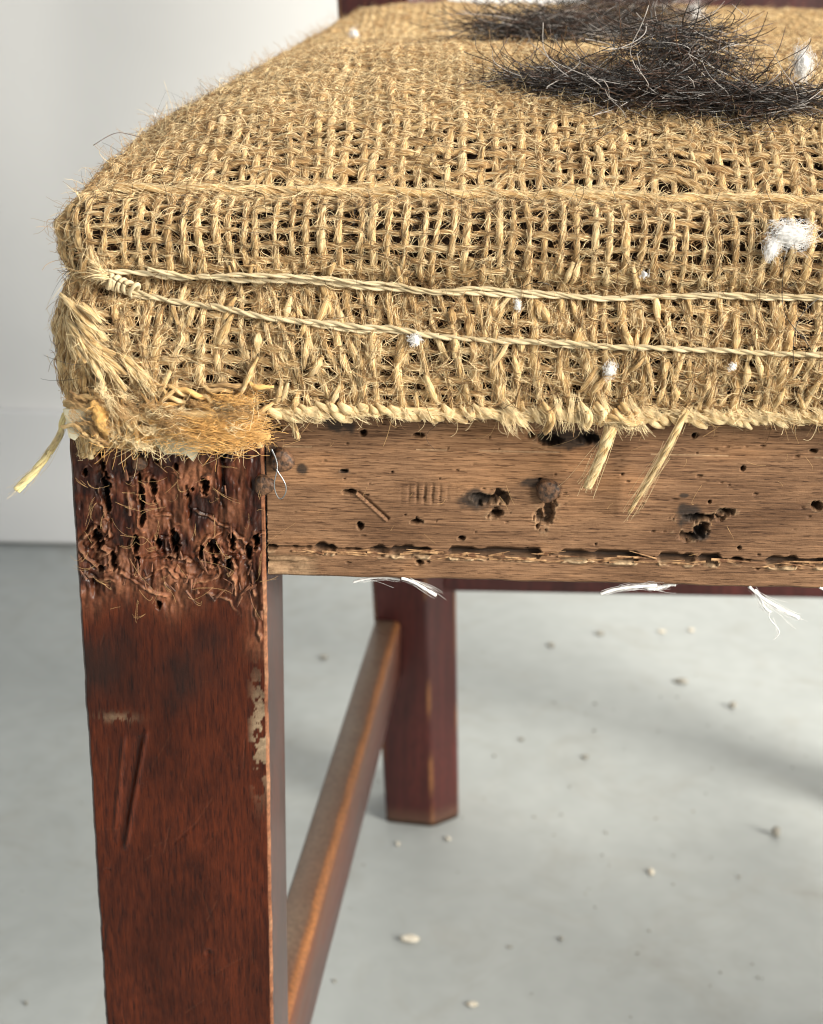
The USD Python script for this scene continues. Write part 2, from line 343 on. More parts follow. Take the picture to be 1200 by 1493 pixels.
def spot(px, py, rx, ry):           # a mark of the front faces, pixel measures -> metres on the plane y = 0
    c = at_y(px, py, 0.0); e = at_y(px + rx, py, 0.0); f = at_y(px, py + ry, 0.0)
    return c[0], c[2], abs(e[0] - c[0]), abs(f[2] - c[2])


def dig(X, Z, spots, depth, edge=0.35, wob=0.25, seed=3):
    """depth map and rim map of ragged holes"""
    D = np.zeros_like(X); rim = np.zeros_like(X)
    w = fbm(np.stack([X * 900, Z * 900, 0 * X + seed], -1), 3) - 0.5
    for s in spots:
        cx, cz, rx, rz = s[:4]; dd = s[4] if len(s) > 4 else depth
        m = (np.abs(X - cx) < rx * 2.5 + 1e-3) & (np.abs(Z - cz) < rz * 2.5 + 1e-3)
        if not m.any():
            continue
        q = np.sqrt(((X[m] - cx) / rx) ** 2 + ((Z[m] - cz) / rz) ** 2) + w[m] * wob * 4
        D[m] = np.maximum(D[m], dd * np.clip((1.0 - q) / edge, 0, 1))
        rim[m] = np.maximum(rim[m], np.exp(-((q - 1.18) / 0.22) ** 2))
    return D, rim


# front leg: sections up the leg with a finely worked front face
fx = np.linspace(LX0 + 0.0006, LX1 - 0.0010, 178)
arc = np.radians(np.linspace(-90, 0, 7))[1:]
rings_z = np.concatenate([np.linspace(0, 0.185, 60)[:-1], np.linspace(0.185, 0.318, 230)[:-1], np.linspace(0.318, 0.366, 190)])
nf = len(fx)
sx = np.concatenate([fx, LX1 - 0.0010 + 0.0010 * np.cos(arc), [LX1] * 6, [LX1 - 0.001, LX0 + 0.001], [LX0, LX0, LX0]])
sy = np.concatenate([0 * fx, 0.0010 + 0.0010 * np.sin(arc), np.linspace(0.006, 0.0441, 6), [0.0451, 0.0451], [0.0441, 0.02, 0.0008]])
Xl, Zl = np.meshgrid(fx, rings_z)
hl = [(60 + a / 3, 600 + b / 3, c / 3, d / 3) for a, b, c, d in
      [(255, 150, 20, 55), (268, 235, 9, 20), (190, 270, 11, 17), (285, 330, 24, 44), (290, 425, 16, 32), (298, 395, 7, 30), (440, 400, 17, 68), (440, 482, 18, 26), (430, 300, 9, 40), (490, 335, 20, 38),
       (715, 325, 24, 38), (580, 560, 26, 58), (250, 560, 28, 45), (315, 655, 20, 28), (260, 690, 20, 14), (412, 580, 17, 36), (420, 668, 15, 32), (512, 578, 16, 24), (590, 245, 15, 15), (510, 210, 10, 12),
       (660, 340, 8, 9), (795, 195, 14, 26), (835, 565, 22, 34), (750, 600, 36, 30), (905, 620, 16, 34), (820, 675, 12, 26), (700, 610, 12, 30), (515, 845, 12, 16), (640, 370, 7, 7), (940, 570, 18, 30), (560, 640, 18, 10), (760, 660, 22, 22)]]
Dl, riml = dig(Xl, Zl, [spot(h[0], h[1], h[2] * 0.8, h[3] * 1.1) for h in hl], 0.0034, edge=0.3, wob=0.42)
zt = Zl - 0.0022 * np.sin(Xl * 260) - 0.011 * (fbm(np.stack([Xl * 150, Zl * 60, 0 * Xl], -1), 3) - 0.5)
worn = np.clip((zt - 0.3215) / 0.006, 0, 1)                                   # rough zone at the head of the leg
low = np.clip((Xl - 0.034) / 0.008, 0, 1) * np.clip((zt - 0.303) / 0.006, 0, 1)
worn = np.maximum(worn, low * 0.85)
band = np.exp(-((zt - 0.3245) / 0.0055) ** 2)                                # torn lip along the lower tack line
nr = fbm(np.stack([Xl * 260, Zl * 150, 0 * Xl + 5], -1), 4) - 0.5
nr2 = np.abs(fbm(np.stack([Xl * 420, Zl * 170, 0 * Xl + 9], -1), 3) - 0.5)
nr3 = fbm(np.stack([Xl * 1500, Zl * 420, 0 * Xl + 2], -1), 2) - 0.5
Hl = worn * (0.0017 * nr + 0.0010 * (0.16 - nr2) + 0.0008 * nr3) + band * (0.0022 * (0.12 - nr2) + 0.0018 * nr) + 0.0004 * riml * worn
Hl += 0.00010 * (fbm(np.stack([Xl * 100, Zl * 16, 0 * Xl], -1), 3) - 0.5)
# long shallow gouges of the lower leg, and a chip at the left edge
for (x0, y0, x1, y1, wd, dp) in [(212, 1062, 181, 1240, 4.5, -0.0007), (202, 1070, 172, 1235, 9, 0.0006), (180, 1066, 166, 1215, 4, -0.0005), (150, 1270, 163, 1271, 3, 0.0012), (150, 1345, 150, 1390, 3, 0.0004), (250, 1235, 290, 1200, 2, 0.0003)]:
    a, b = at_y(x0, y0, 0), at_y(x1, y1, 0)
    dxy = np.array([b[0] - a[0], b[2] - a[2]]); L = np.linalg.norm(dxy); dxy /= L
    t = (Xl - a[0]) * dxy[0] + (Zl - a[2]) * dxy[1]; n_ = -(Xl - a[0]) * dxy[1] + (Zl - a[2]) * dxy[0] + 0.0006 * (noise(np.stack([t * 90, 0 * t, 0 * t], -1)) - 0.5)
    Hl -= dp * np.exp(-(n_ / (wd / 6300)) ** 2) * np.clip(t / 0.002, 0, 1) * np.clip((L - t) / 0.002, 0, 1)
wear = np.zeros_like(Xl); wr = np.random.default_rng(33)
for k in range(46):                                     # fine scratches and dents in the old polish
    x0, y0 = wr.uniform(130, 385), wr.uniform(880, 1490); a_ = wr.normal(1.5, 0.5) if k % 3 else wr.uniform(0, 3.1); L_ = wr.uniform(6, 60) ** 1.0
    a, b = at_y(x0, y0, 0), at_y(x0 + L_ * math.cos(a_), y0 + L_ * math.sin(a_), 0)
    m_ = (np.abs(Xl - a[0]) < 0.012) & (np.abs(Zl - a[2]) < 0.012)
    p_, q_ = a[[0, 2]], b[[0, 2]]; e_ = q_ - p_; t_ = np.clip(((Xl[m_] - p_[0]) * e_[0] + (Zl[m_] - p_[1]) * e_[1]) / (e_ @ e_), 0, 1)
    d_ = np.hypot(Xl[m_] - p_[0] - t_ * e_[0], Zl[m_] - p_[1] - t_ * e_[1]); g_ = np.exp(-(d_ / 0.00022) ** 2) * wr.uniform(0.3, 1)
    Hl[m_] -= 0.00016 * g_; wear[m_] = np.maximum(wear[m_], 0.07 * g_ * (wr.random() < 0.5))
kn = spot(303, 1390, 6, 6); Hl -= 0.0008 * np.exp(-(((Xl - kn[0]) / 0.001) ** 2 + ((Zl - kn[1]) / 0.001) ** 2))
scr = at_y(165, 1046, 0)
scuff = np.exp(-(((Xl - scr[0] - 0.001) / 0.0045) ** 2 + ((Zl - scr[2]) / 0.0013) ** 2))
edge_crust = np.clip((Xl - 0.0375) / 0.0025, 0, 1) * np.exp(-((Zl - 0.283) / 0.013) ** 2) * (fbm(np.stack([Xl * 500, Zl * 300, 0 * Xl], -1), 3) > 0.47)
def poly_dist(X, Z, pts, seed, wob=0.0005):
    Xw = X + wob * 2 * (fbm(np.stack([X * 500, Z * 500, 0 * X + seed], -1), 2) - 0.5); Zw = Z + wob * 2 * (fbm(np.stack([X * 500, Z * 500, 0 * X + seed + 9], -1), 2) - 0.5)
    d = np.full(X.shape, 1.0)
    for p, q in zip(pts[:-1], pts[1:]):
        e = q - p; t = np.clip(((Xw - p[0]) * e[0] + (Zw - p[1]) * e[1]) / (e @ e), 0, 1)
        d = np.minimum(d, np.hypot(Xw - p[0] - t * e[0], Zw - p[1] - t * e[1]))
    return d


ridge_mask = np.zeros_like(Xl)
for k, (line, wd, ht) in enumerate([
        ([(165, 580), (200, 650), (260, 700), (330, 690)], 9, 1.2), ([(350, 700), (440, 765), (540, 805)], 9, 0.9), ([(460, 640), (560, 628), (655, 662)], 10, 1.1), ([(590, 690), (680, 752), (765, 725), (775, 680)], 9, 1.1),
        ([(185, 700), (240, 752), (310, 732)], 8, 0.8), ([(685, 610), (720, 560), (782, 528)], 8, 1.0), ([(830, 545), (885, 625), (965, 535)], 9, 1.0), ([(245, 340), (285, 440), (300, 545)], 7, 0.9),
        ([(470, 290), (500, 380), (525, 440)], 8, 0.9), ([(772, 180), (782, 400)], 6, 0.7), ([(660, 430), (760, 478), (830, 522), (905, 590)], 6, 0.8), ([(180, 560), (230, 500), (275, 560), (210, 600)], 9, 1.2), ([(235, 650), (300, 610), (255, 590)], 10, 1.3),
        ([(395, 560), (395, 690)], 8, 1.0), ([(500, 560), (545, 560), (550, 610)], 9, 1.2), ([(690, 640), (740, 690), (690, 690)], 10, 1.2), ([(780, 600), (800, 660), (850, 640)], 10, 1.3), ([(840, 650), (850, 800)], 10, 1.0), ([(905, 660), (925, 780), (960, 1000)], 10, 0.9),
        ([(500, 455), (560, 460)], 8, 0.8), ([(380, 290), (385, 430)], 14, 0.7), ([(480, 225), (540, 255), (610, 290)], 6, 0.7), ([(460, 720), (540, 680), (600, 720)], 6, 0.6), ([(700, 780), (820, 820), (870, 900)], 7, 0.6), ([(360, 240), (370, 290), (460, 270)], 6, 0.6)]):
    pts = np.array([at_y(60 + a / 3, 600 + b / 3, 0)[[0, 2]] for a, b in line])
    d = poly_dist(Xl, Zl, pts, k, 0.0008); w_ = wd / 3 / 6300 / 1.5
    rg_ = np.exp(-(d / w_) ** 2) * np.clip(2.6 * (noise(np.stack([Xl * 520, Zl * 520, 0 * Xl + k], -1), 6) - 0.22), 0, 1.5)
    Hl += 0.00055 * ht * rg_ - 0.0005 * ht * np.exp(-((d - 2.2 * w_) / w_) ** 2) * worn
    ridge_mask = np.maximum(ridge_mask, np.clip(rg_, 0, 1))
for k, (line, wd) in enumerate([([(250, 100), (262, 300), (300, 480)], 9), ([(430, 240), (440, 480)], 10), ([(795, 180), (790, 420)], 6), ([(560, 480), (600, 620)], 8), ([(640, 330), (650, 470)], 5), ([(330, 600), (335, 690)], 7), ([(880, 600), (900, 680)], 8)]):
    pts = np.array([at_y(60 + a / 3, 600 + b / 3, 0)[[0, 2]] for a, b in line]); d = poly_dist(Xl, Zl, pts, 40 + k, 0.0007)
    Dl = np.maximum(Dl, 0.0010 * np.exp(-(d / (wd / 3 / 6300)) ** 2))
Y = -Hl + Dl
Y = np.clip(Y, -0.0022, 0.006)
rings = np.zeros((len(rings_z), len(sx), 3))
rings[:, :, 0] = sx; rings[:, :, 1] = sy; rings[:, :, 2] = rings_z[:, None]
rings[:, :nf, 1] += Y
fade = np.linspace(1, 0.15, 4)
rings[:, nf:nf + 4, 1] += Y[:, -1:] * fade
edge_n = (fbm(np.stack([rings_z * 160, 0 * rings_z, 0 * rings_z], -1), 3) - 0.5)
rings[:, nf - 6:nf + 6, 0] += 0.0004 * edge_n[:, None]
rings[:, -1, 0] += 0.0005 * edge_n; rings[:, 0, 0] += 0.0005 * edge_n
V, F = loft(rings)
mk = np.zeros((len(V), 3))
full = np.zeros((len(rings_z), len(sx), 3))
patch = fbm(np.stack([Xl * 150, Zl * 110, 0 * Xl + 31], -1), 3)
full[:, :nf, 1] = np.clip(worn * (0.16 + 1.9 * (patch - 0.46)) + band * 0.25 + 0.45 * riml * worn + 0.85 * ridge_mask + wear, 0, 1)
full[:, :nf, 2] = np.clip(0.75 * edge_crust + 0.30 * scuff * (nr3 > -0.06) + riml * band * 0.2 + 0.45 * np.clip(ridge_mask - 0.55, 0, 1), 0, 1)
full[:, :nf, 0] = np.clip(Dl / 0.0025, 0, 1) * 0.8 + np.clip(worn * (0.45 - patch) * 4, 0, 0.6)
varn = np.clip(1.6 - 2.6 * np.abs(zt - 0.303) / 0.022, 0, 1) * np.clip((0.036 - Xl) / 0.005, 0, 1) * np.clip(0.35 + 2.2 * (fbm(np.stack([Xl * 70, Zl * 50, 0 * Xl + 14], -1), 3) - 0.42), 0, 1)
full[:, :nf, 0] = np.maximum(full[:, :nf, 0], 0.72 * varn * (1 - worn))                       # old dark varnish left below the scar
grime = np.clip((0.012 - Xl) / 0.010, 0, 1) * worn * np.clip(0.4 + 2 * (patch - 0.42), 0, 1)
full[:, :nf, 0] = np.maximum(full[:, :nf, 0], 0.55 * grime)
full[:, nf:nf + 5, 1] = np.maximum(full[:, nf:nf + 5, 1], (0.85 + 1.2 * edge_n)[:, None].clip(0, 1))
mk[:full.size // 3] = full.reshape(-1, 3)
pol = np.zeros((len(rings_z), len(sx))); pol[:, nf + 5:] = 1.0          # the inner side kept its polish, the front is worn
pol = np.concatenate([pol.ravel(), [0, 0]])
full[:, nf:nf + 4, 2] = np.maximum(full[:, nf:nf + 4, 2], np.clip(0.0 + 0.8 * edge_n, 0, 0.35)[:, None])
mk[:full.size // 3] = full.reshape(-1, 3)
LEG = obj('front_leg', (V, F), LEG_WOOD, CHAIR, smooth=True, masks=mk, polish=pol, label='front leg with torn, tack-scarred top and worn edge')

# front rail
RX0 = LX1 + 0.0004
rx_ = np.concatenate([np.linspace(RX0, 0.190, 560)[:-1], np.linspace(0.190, SEAT_X1 - 0.047, 60)])
rz_top = 0.3725


def rail_bottom(x):
    return np.interp(x, [0.043, 0.18, 0.42], [0.3275, 0.3268, 0.3275]) + 0.0004 * (noise(np.stack([x * 150, 0 * x, 0 * x], -1)) - 0.5)


nz = 165
tz = np.linspace(0.012, 1, nz)
Xr = np.broadcast_to(rx_[None], (nz, len(rx_)))
Zr = rail_bottom(rx_)[None] + (rz_top - rail_bottom(rx_)[None]) * tz[:, None]
z6 = lambda a, b, c, d, *k: (380 + a / 2.857, 590 + b / 2.857, c / 2.857, d / 2.857, *k)
z7 = lambda a, b, c, d, *k: (780 + a / 2.857, 590 + b / 2.857, c / 2.857, d / 2.857, *k)
holes = [z6(70, 103, 18, 9), z6(425, 122, 16, 13), z6(658, 131, 27, 9), z6(1130, 132, 16, 16), z6(368, 368, 30, 11), z6(412, 510, 15, 19), z6(650, 492, 27, 9), z6(838, 562, 15, 10), z6(662, 662, 17, 12),
         z6(940, 396, 50, 17), z6(1000, 385, 30, 22), z6(978, 460, 30, 17), z6(345, 280, 16, 5),
         z7(668, 134, 13, 13), z7(1165, 197, 18, 8), z7(868, 270, 9, 12), z7(1177, 425, 30, 20), z7(690, 474, 66, 11), z7(690, 530, 26, 28), z7(800, 452, 26, 12), z7(640, 555, 40, 14), z7(730, 410, 7, 7), z7(852, 602, 9, 10), z7(60, 150, 55, 26), z7(225, 145, 45, 24), z7(58, 440, 24, 60, 0.002), z7(20, 470, 16, 30, 0.002)]
sp = [spot(*h[:4]) + tuple(h[4:]) for h in holes]
Dr, rimr = dig(Xr, Zr, sp, 0.0035, edge=0.45, wob=0.20, seed=8)
nick = []
nrg = np.random.default_rng(17)
for k in range(70):
    nx_, ny_ = nrg.uniform(400, 1215), nrg.uniform(615, 850)
    nick.append(spot(nx_, ny_, nrg.uniform(1.2, 6), nrg.uniform(0.8, 1.8)) + (nrg.uniform(0.0003, 0.0012),))
Dn, rimn = dig(Xr, Zr, nick, 0.001, edge=0.6, wob=0.3, seed=19)
Dr = np.maximum(Dr, Dn)
torn = holes[9:12] + holes[17:21] + holes[25:27]
Dt, rimt = dig(Xr, Zr, [spot(h[0], h[1], h[2] * 1.25, h[3] * 1.35) for h in torn], 0.0022, edge=0.7, wob=0.5, seed=12)
Dr = np.maximum(Dr, Dt); rimr = 0.45 * rimr * (fbm(np.stack([Xr * 600, Zr * 600, 0 * Xr], -1), 2) - 0.2) + 1.5 * rimt * np.clip(fbm(np.stack([Xr * 350, Zr * 700, 0 * Xr + 3], -1), 3) - 0.42, 0, 1)
grainw = 0.5 + 0.5 * np.sin(0)
ln0, ln1 = at_y(390, 799, 0), at_y(1200, 822, 0)
zline = ln0[2] + (ln1[2] - ln0[2]) * (Xr - ln0[0]) / (ln1[0] - ln0[0]) + 0.0006 * (fbm(np.stack([Xr * 160, 0 * Xr, 0 * Xr + 4], -1), 3) - 0.5)
wline = np.clip(0.0026 * (fbm(np.stack([Xr * 210, 0 * Xr + 2, 0 * Xr], -1), 3) - 0.36) * 2.2 + 0.00025, 0.00015, 0.0016)
dl = np.abs(Zr - zline)
groove = np.clip(1.15 - dl / wline, 0, 1)
lipz = np.exp(-((Zr - zline + 0.0010 + 0.4 * wline) / 0.00042) ** 2) * np.clip((wline - 0.0004) / 0.0006, 0, 1)
lip_n = fbm(np.stack([Xr * 500, Zr * 900, 0 * Xr + 3], -1), 3) - 0.35
grn = fbm(np.stack([Xr * 70, Zr * 1700, 0 * Xr], -1), 3) - 0.5
grn2 = fbm(np.stack([Xr * 60, Zr * 420, 0 * Xr + 7], -1), 3) - 0.5
tops0, tops1 = at_y(400, 652, 0), at_y(1200, 660, 0)
zsc = np.where(Xr < 0.0665, tops0[2], at_y(800, 661, 0)[2])
scline = np.exp(-((Zr - zsc) / 0.00016) ** 2) * (fbm(np.stack([Xr * 120, 0 * Xr, 0 * Xr + 1], -1), 2) > 0.42)
Hr = 0.00012 * grn + 0.00014 * grn2 + 0.0012 * lipz * np.clip(lip_n * 2.4, -0.3, 1) + 0.00035 * rimr - 0.00025 * scline
for (a, b) in [((520, 719), (566, 760))]:
    A, B = at_y(*a, 0), at_y(*b, 0); d2 = np.array([B[0] - A[0], B[2] - A[2]]); L = np.linalg.norm(d2); d2 /= L
    t = (Xr - A[0]) * d2[0] + (Zr - A[2]) * d2[1]; n_ = -(Xr - A[0]) * d2[1] + (Zr - A[2]) * d2[0]
    Hr -= 0.0008 * np.exp(-((n_ - 0.0002) / 0.00035) ** 2) * (t > 0) * (t < L); Hr += 0.0005 * np.exp(-((n_ + 0.0004) / 0.0003) ** 2) * (t > 0) * (t < L)
imp = at_y(620, 722, 0); imm = np.exp(-(((Xr - imp[0]) / 0.0045) ** 2 + ((Zr - imp[2]) / 0.0024) ** 4))
Hr -= 0.0005 * imm * np.clip(np.sin(Xr * 3300 + 2 * fbm(np.stack([Xr * 300, Zr * 300, 0 * Xr], -1))), 0, 1)
imp2 = at_y(433, 622, 0); imm2 = np.exp(-(((Xr - imp2[0]) / 0.003) ** 2 + ((Zr - imp2[2]) / 0.0016) ** 4))
Hr -= 0.0003 * imm2 * np.clip(np.sin(Xr * 5200 + Zr * 2500), 0, 1)
brk = np.clip((0.3335 - Zr) / 0.001, 0, 1) * np.clip((0.0565 - Xr) / 0.004, 0, 1)                 # broken lower left corner
Hr -= brk * (0.0012 * np.clip(fbm(np.stack([Xr * 130, Zr * 500, 0 * Xr + 6], -1), 3) - 0.38, 0, 1) * 3)
Yr = 0.0006 - Hr + Dr + groove * 0.0026 + 0.0002
Yr = np.clip(Yr, -0.0012, 0.007)
sect = np.zeros((len(rx_), nz + 5, 3))
sect[:, :, 0] = rx_[:, None]
sect[:, :nz, 1] = Yr.T; sect[:, :nz, 2] = Zr.T
zb = rail_bottom(rx_)
sect[:, nz:, 1] = [0.012, 0.024, 0.024, 0.012, 0.0016]
sect[:, nz, 2] = rz_top; sect[:, nz + 1, 2] = rz_top; sect[:, nz + 2, 2] = zb; sect[:, nz + 3, 2] = zb; sect[:, nz + 4, 2] = zb
V, F = loft(sect); F = F[:, ::-1]
full = np.zeros((len(rx_), nz + 5, 3))
stains = [z6(315, 85, 75, 40), z6(170, 268, 28, 24), z6(345, 282, 26, 9), z6(885, 400, 66, 52), z6(1150, 330, 70, 22), z7(140, 150, 170, 40), z7(640, 460, 52, 46), z7(622, 384, 26, 10), z7(55, 355, 52, 44), z7(690, 550, 40, 30), z6(60, 215, 36, 60)]
st = np.zeros_like(Xr); wn = fbm(np.stack([Xr * 420, Zr * 420, 0 * Xr + 12], -1), 4) - 0.5
for h in stains:
    c = spot(*h)
    q = np.sqrt(((Xr - c[0]) / c[2]) ** 2 + ((Zr - c[1]) / c[3]) ** 2) + wn * 1.1
    st = np.maximum(st, np.clip((1.1 - q) / 0.45, 0, 1) * 0.85)
full[:, :nz, 0] = np.clip(st + np.clip(Dr / 0.002, 0, 1) * 0.6 + 0.8 * np.clip(groove, 0, 1), 0, 0.95).T
full[:, :nz, 1] = np.clip(lipz * np.clip(lip_n * 3, 0, 1) + rimr * 0.7 + scline * 0.6 + 0.35 * brk, 0, 1).T
full[:, :nz, 2] = np.clip(lipz * np.clip(lip_n * 3 - 0.4, 0, 1), 0, 1).T
mk = np.zeros((len(V), 3)); mk[:full.size // 3] = full.reshape(-1, 3)
obj('front_rail', (V, F), RAIL_WOOD, CHAIR, smooth=45 if False else True, masks=mk, label='bare front rail with tack holes and torn nail line')

# back leg running up as the chair back's post, its twin, the stretchers and hidden rails
foot = np.array([(0.067, 0.4160), (0.0946, 0.4115), (0.1101, 0.4235), (0.1085, 0.4500), (0.0672, 0.4500)])


def back_post(mirror):
    zs = np.concatenate([np.linspace(0, 0.012, 4)[:-1], np.linspace(0.012, 0.46, 90), np.linspace(0.50, 0.95, 16)])
    rg = []
    for z in zs:
        lean = -0.0255 * (z / 0.4535) + 0.0005
        grow = 1 + 0.25 * z / 0.45
        c = np.array([0.0805, 0.43])
        s = (foot - c) * (min(grow, 1.3) if z < 0.5 else 1.25) + c
        # rounded corners
        pts = []
        for k in range(5):
            a, b, d = s[k - 1], s[k], s[(k + 1) % 5]
            pts += [b + unit(a - b) * 0.0022, b + unit(unit(a - b) + unit(d - b)) * 0.0009, b + unit(d - b) * 0.0022]
        pts = np.array(pts)
        x = pts[:, 0] + lean
        if mirror:
            x = 2 * 0.233 - x
        rg.append(np.stack([x, pts[:, 1] + max(0, z - 0.46) * 0.16, np.full(len(pts), z)], -1))
    V, F = loft(rg)
    return (V, F[:, ::-1]) if mirror else (V, F)


def maskless(m, g=0.0):
    a = np.zeros((len(m[0]), 3)); a[:, 1] = g
    return a


for mi in (False, True):
    b = back_post(mi); mkb = np.zeros((len(b[0]), 3)); kk = np.arange(len(b[0]))
    nzb = noise(b[0] * np.array([300, 300, 60.0]), 4)
    mkb[:, 1] = np.where(kk % 3 == 1, np.clip(1.8 * (nzb - 0.45), 0, 0.5), 0); mkb[:, 2] = np.clip((0.012 - b[0][:, 2]) / 0.012, 0, 1) * 0.35
    obj('back_leg', b, FAR_WOOD, CHAIR, smooth=True, masks=mkb)
# side stretchers: dusty top, worn orange arris
for mi in (False, True):
    L0, R0, L1, R1 = (0.0225, 0.0372, 0.0600, 0.0745)
    zt0, zb0, zt1, zb1 = 0.1305, 0.0955, 0.1305, 0.0955
    ts = np.linspace(0, 1, 60); rg = []; mk = []
    for t in ts:
        l, r = L0 + (L1 - L0) * t, R0 + (R1 - R0) * t; y = 0.0455 + (0.4160 - 0.0455) * t
        w = 0.0012 + 0.0008 * noise(np.array([[t * 25, 0, 0]]))[0]
        pts = [(l, zb0), (r, zb0), (r, zt0 - w * 2), (r - w * 0.7, zt0 - w * 0.7), (r - w * 1.8, zt0 - 0.0001), (r - 0.0045, zt0), (l + 0.006, zt0), (l + 0.001, zt0), (l, zt0 - 0.001)]
        n_ = 0.3 * noise(np.array([[t * 40, 3, 0]]))[0]
        mk += [(0, 0, 0), (0, 0, 0), (0, 0.25, 0), (0, 0.75 + n_, 0), (0, 0.8, 0.0), (0, 0.30, 0.35 + n_), (0, 0.15, 0.6 + n_), (0, 0.0, 0.75), (0, 0.0, 0.2)]
        rg.append([((2 * 0.233 - px) if mi else px, y, pz) for px, pz in pts])
    V, F = loft(rg); F = F if mi else F[:, ::-1]
    mk = np.vstack([np.array(mk), [[0, 0, 0]] * 2])
    obj('side_stretcher', (V, F), STR_WOOD, CHAIR, smooth=True, masks=mk, label='side stretcher with dusty top and worn orange edge' if not mi else None)
obj('back_stretcher', bar([(0.098, 0.428, 0.1615), (0.368, 0.428, 0.1615)], round_rect(0.022, 0.029, 0.002)), FAR_WOOD, CHAIR, smooth=40)
obj('front_leg', bar([(SEAT_X1 - 0.0235, 0.0226, 0.0), (SEAT_X1 - 0.0235, 0.0226, 0.366)], round_rect(0.047, 0.045, 0.0014), N=(0, 1, 0)), FAR_WOOD, CHAIR, smooth=40)
for mi in (False, True):
    p0, p1 = np.array([0.010, 0.048, 0.3505]), np.array([0.062, 0.410, 0.3505])
    if mi:
        p0[0], p1[0] = 2 * 0.233 - p0[0], 2 * 0.233 - p1[0]
    obj('side_rail', bar([p0, p1], round_rect(0.022, 0.043, 0.001)), FAR_WOOD, CHAIR, smooth=40)
obj('back_rail', bar([(0.098, 0.428, 0.395), (0.368, 0.428, 0.395)], round_rect(0.022, 0.05, 0.002)), FAR_WOOD, CHAIR, smooth=40)
obj('back_splat', bar([(0.233, 0.430, 0.420), (0.233, 0.445, 0.60), (0.233, 0.50, 0.90)], np.array([(-0.072, -0.007), (0.072, -0.007), (0.072, 0.007), (-0.072, 0.007)]), N=(0, 1, 0)), FAR_WOOD, CHAIR)
obj('crest_rail', bar([(0.03, 0.508, 0.93), (0.233, 0.513, 0.945), (0.436, 0.508, 0.93)], round_rect(0.022, 0.06, 0.006)), FAR_WOOD, CHAIR, smooth=40)

# nails, wire loop, splinters
def nail(px, py, r, y, label):
    c = at_y(px, py, y)
    k, m = 18, 5
    V = [c + (0, -r * 0.45, 0)]
    for j in range(1, m + 1):
        for a in np.arange(k) * 2 * np.pi / k:
            rr = r * math.sin(j / m * 1.5) * (1 + 0.08 * math.sin(3 * a + px)); V.append(c + np.array([rr * math.cos(a), -r * 0.45 * math.cos(j / m * 1.5) + (0.001 if j == m else 0), rr * math.sin(a)]))
    F = [[0, 1 + i, 1 + (i + 1) % k] for i in range(k)]
    for j in range(m - 1):
        for i in range(k):
            a, b = 1 + j * k + i, 1 + j * k + (i + 1) % k; F += [[a, a + k, b + k], [a, b + k, b]]
    obj('nail_head', (np.array(V), np.array(F)[:, ::-1]), RUST, CHAIR, smooth=True, label=label)


nail(385, 708, 0.0026, -0.0006, 'round brown nail head on the joint of leg and rail')
nail(411, 672, 0.0030, -0.0004, 'rusty nail head under the frayed burlap corner')
nail(203, 676, 0.0019, -0.0010, 'small orange-rusted nail head high on the leg')
nail(799, 716, 0.0030, -0.0002, 'dark brown nail head in the middle of the rail')
wl = np.array([at_y(402, 668, -0.0012), at_y(396, 655, -0.002), at_y(404, 676, -0.002), at_y(403, 690, -0.0025), at_y(401, 715, -0.002), at_y(408, 727, -0.002), at_y(417, 716, -0.003), at_y(412, 698, -0.003), at_y(403, 684, -0.0026)])
obj('wire_loop', tube(smooth_path(wl, 60), 0.00016, 6)[:2], WIRE, CHAIR, smooth=True, label='thin bent wire loop hanging from a nail')


def lock(p0, p1, bend, n, spread, r, tip=1.5, K=14, wave=0.12, curly=0.0):
    """a lock of fibres from p0 to p1"""
    p0, p1, bend = np.array(p0, float), np.array(p1, float), np.array(bend, float)
    t = np.linspace(0, 1, K)[None, :, None]
    L = np.linalg.norm(p1 - p0)
    o0 = RNG.normal(0, spread, (n, 1, 3)); o1 = RNG.normal(0, spread * tip, (n, 1, 3)); a = RNG.uniform(0, 6.28, (n, 1, 3)); w = RNG.uniform(2, 7, (n, 1, 3))
    k0 = RNG.uniform(0, 0.45, (n, 1, 1)); k1 = RNG.uniform(0.6, 1.12, (n, 1, 1)); tt = k0 + (k1 - k0) * t
    pts = p0 + (p1 - p0) * tt + bend * 4 * tt * (1 - tt) + o0 * (1 - tt) + o1 * tt + wave * L * 0.3 * (np.sin(w * tt + a) * tt + (curly * np.sin(w * 2.6 * t + a * 1.7) if curly else 0))
    return pts, np.broadcast_to(2 * r * RNG.uniform(0.6, 1.3, (n, 1)) * np.linspace(0.9, 0.6, K)[None], (n, K))



def sliver(p, d, L, w, th, curl, out):
    k = 7; t = np.linspace(0, 1, k)[:, None]
    d = unit(np.array(d, float)); o = np.array(out, float)
    c = p + d * L * t + o * curl * t ** 2
    s = unit(np.cross(d, o))
    ww = w * (1 - 0.85 * t ** 1.5)
    V = np.stack([c - s * ww, c + o * th * (1 - t * 0.8), c + s * ww, c - o * th * 0.3], 1)
    i, j = np.meshgrid(np.arange(k - 1), np.arange(4), indexing='ij')
    q = np.stack([i * 4 + j, i * 4 + (j + 1) % 4, (i + 1) * 4 + (j + 1) % 4, (i + 1) * 4 + j], -1).reshape(-1, 4)
    return V.reshape(-1, 3), np.vstack([q[:, [0, 1, 2]], q[:, [0, 2, 3]]])


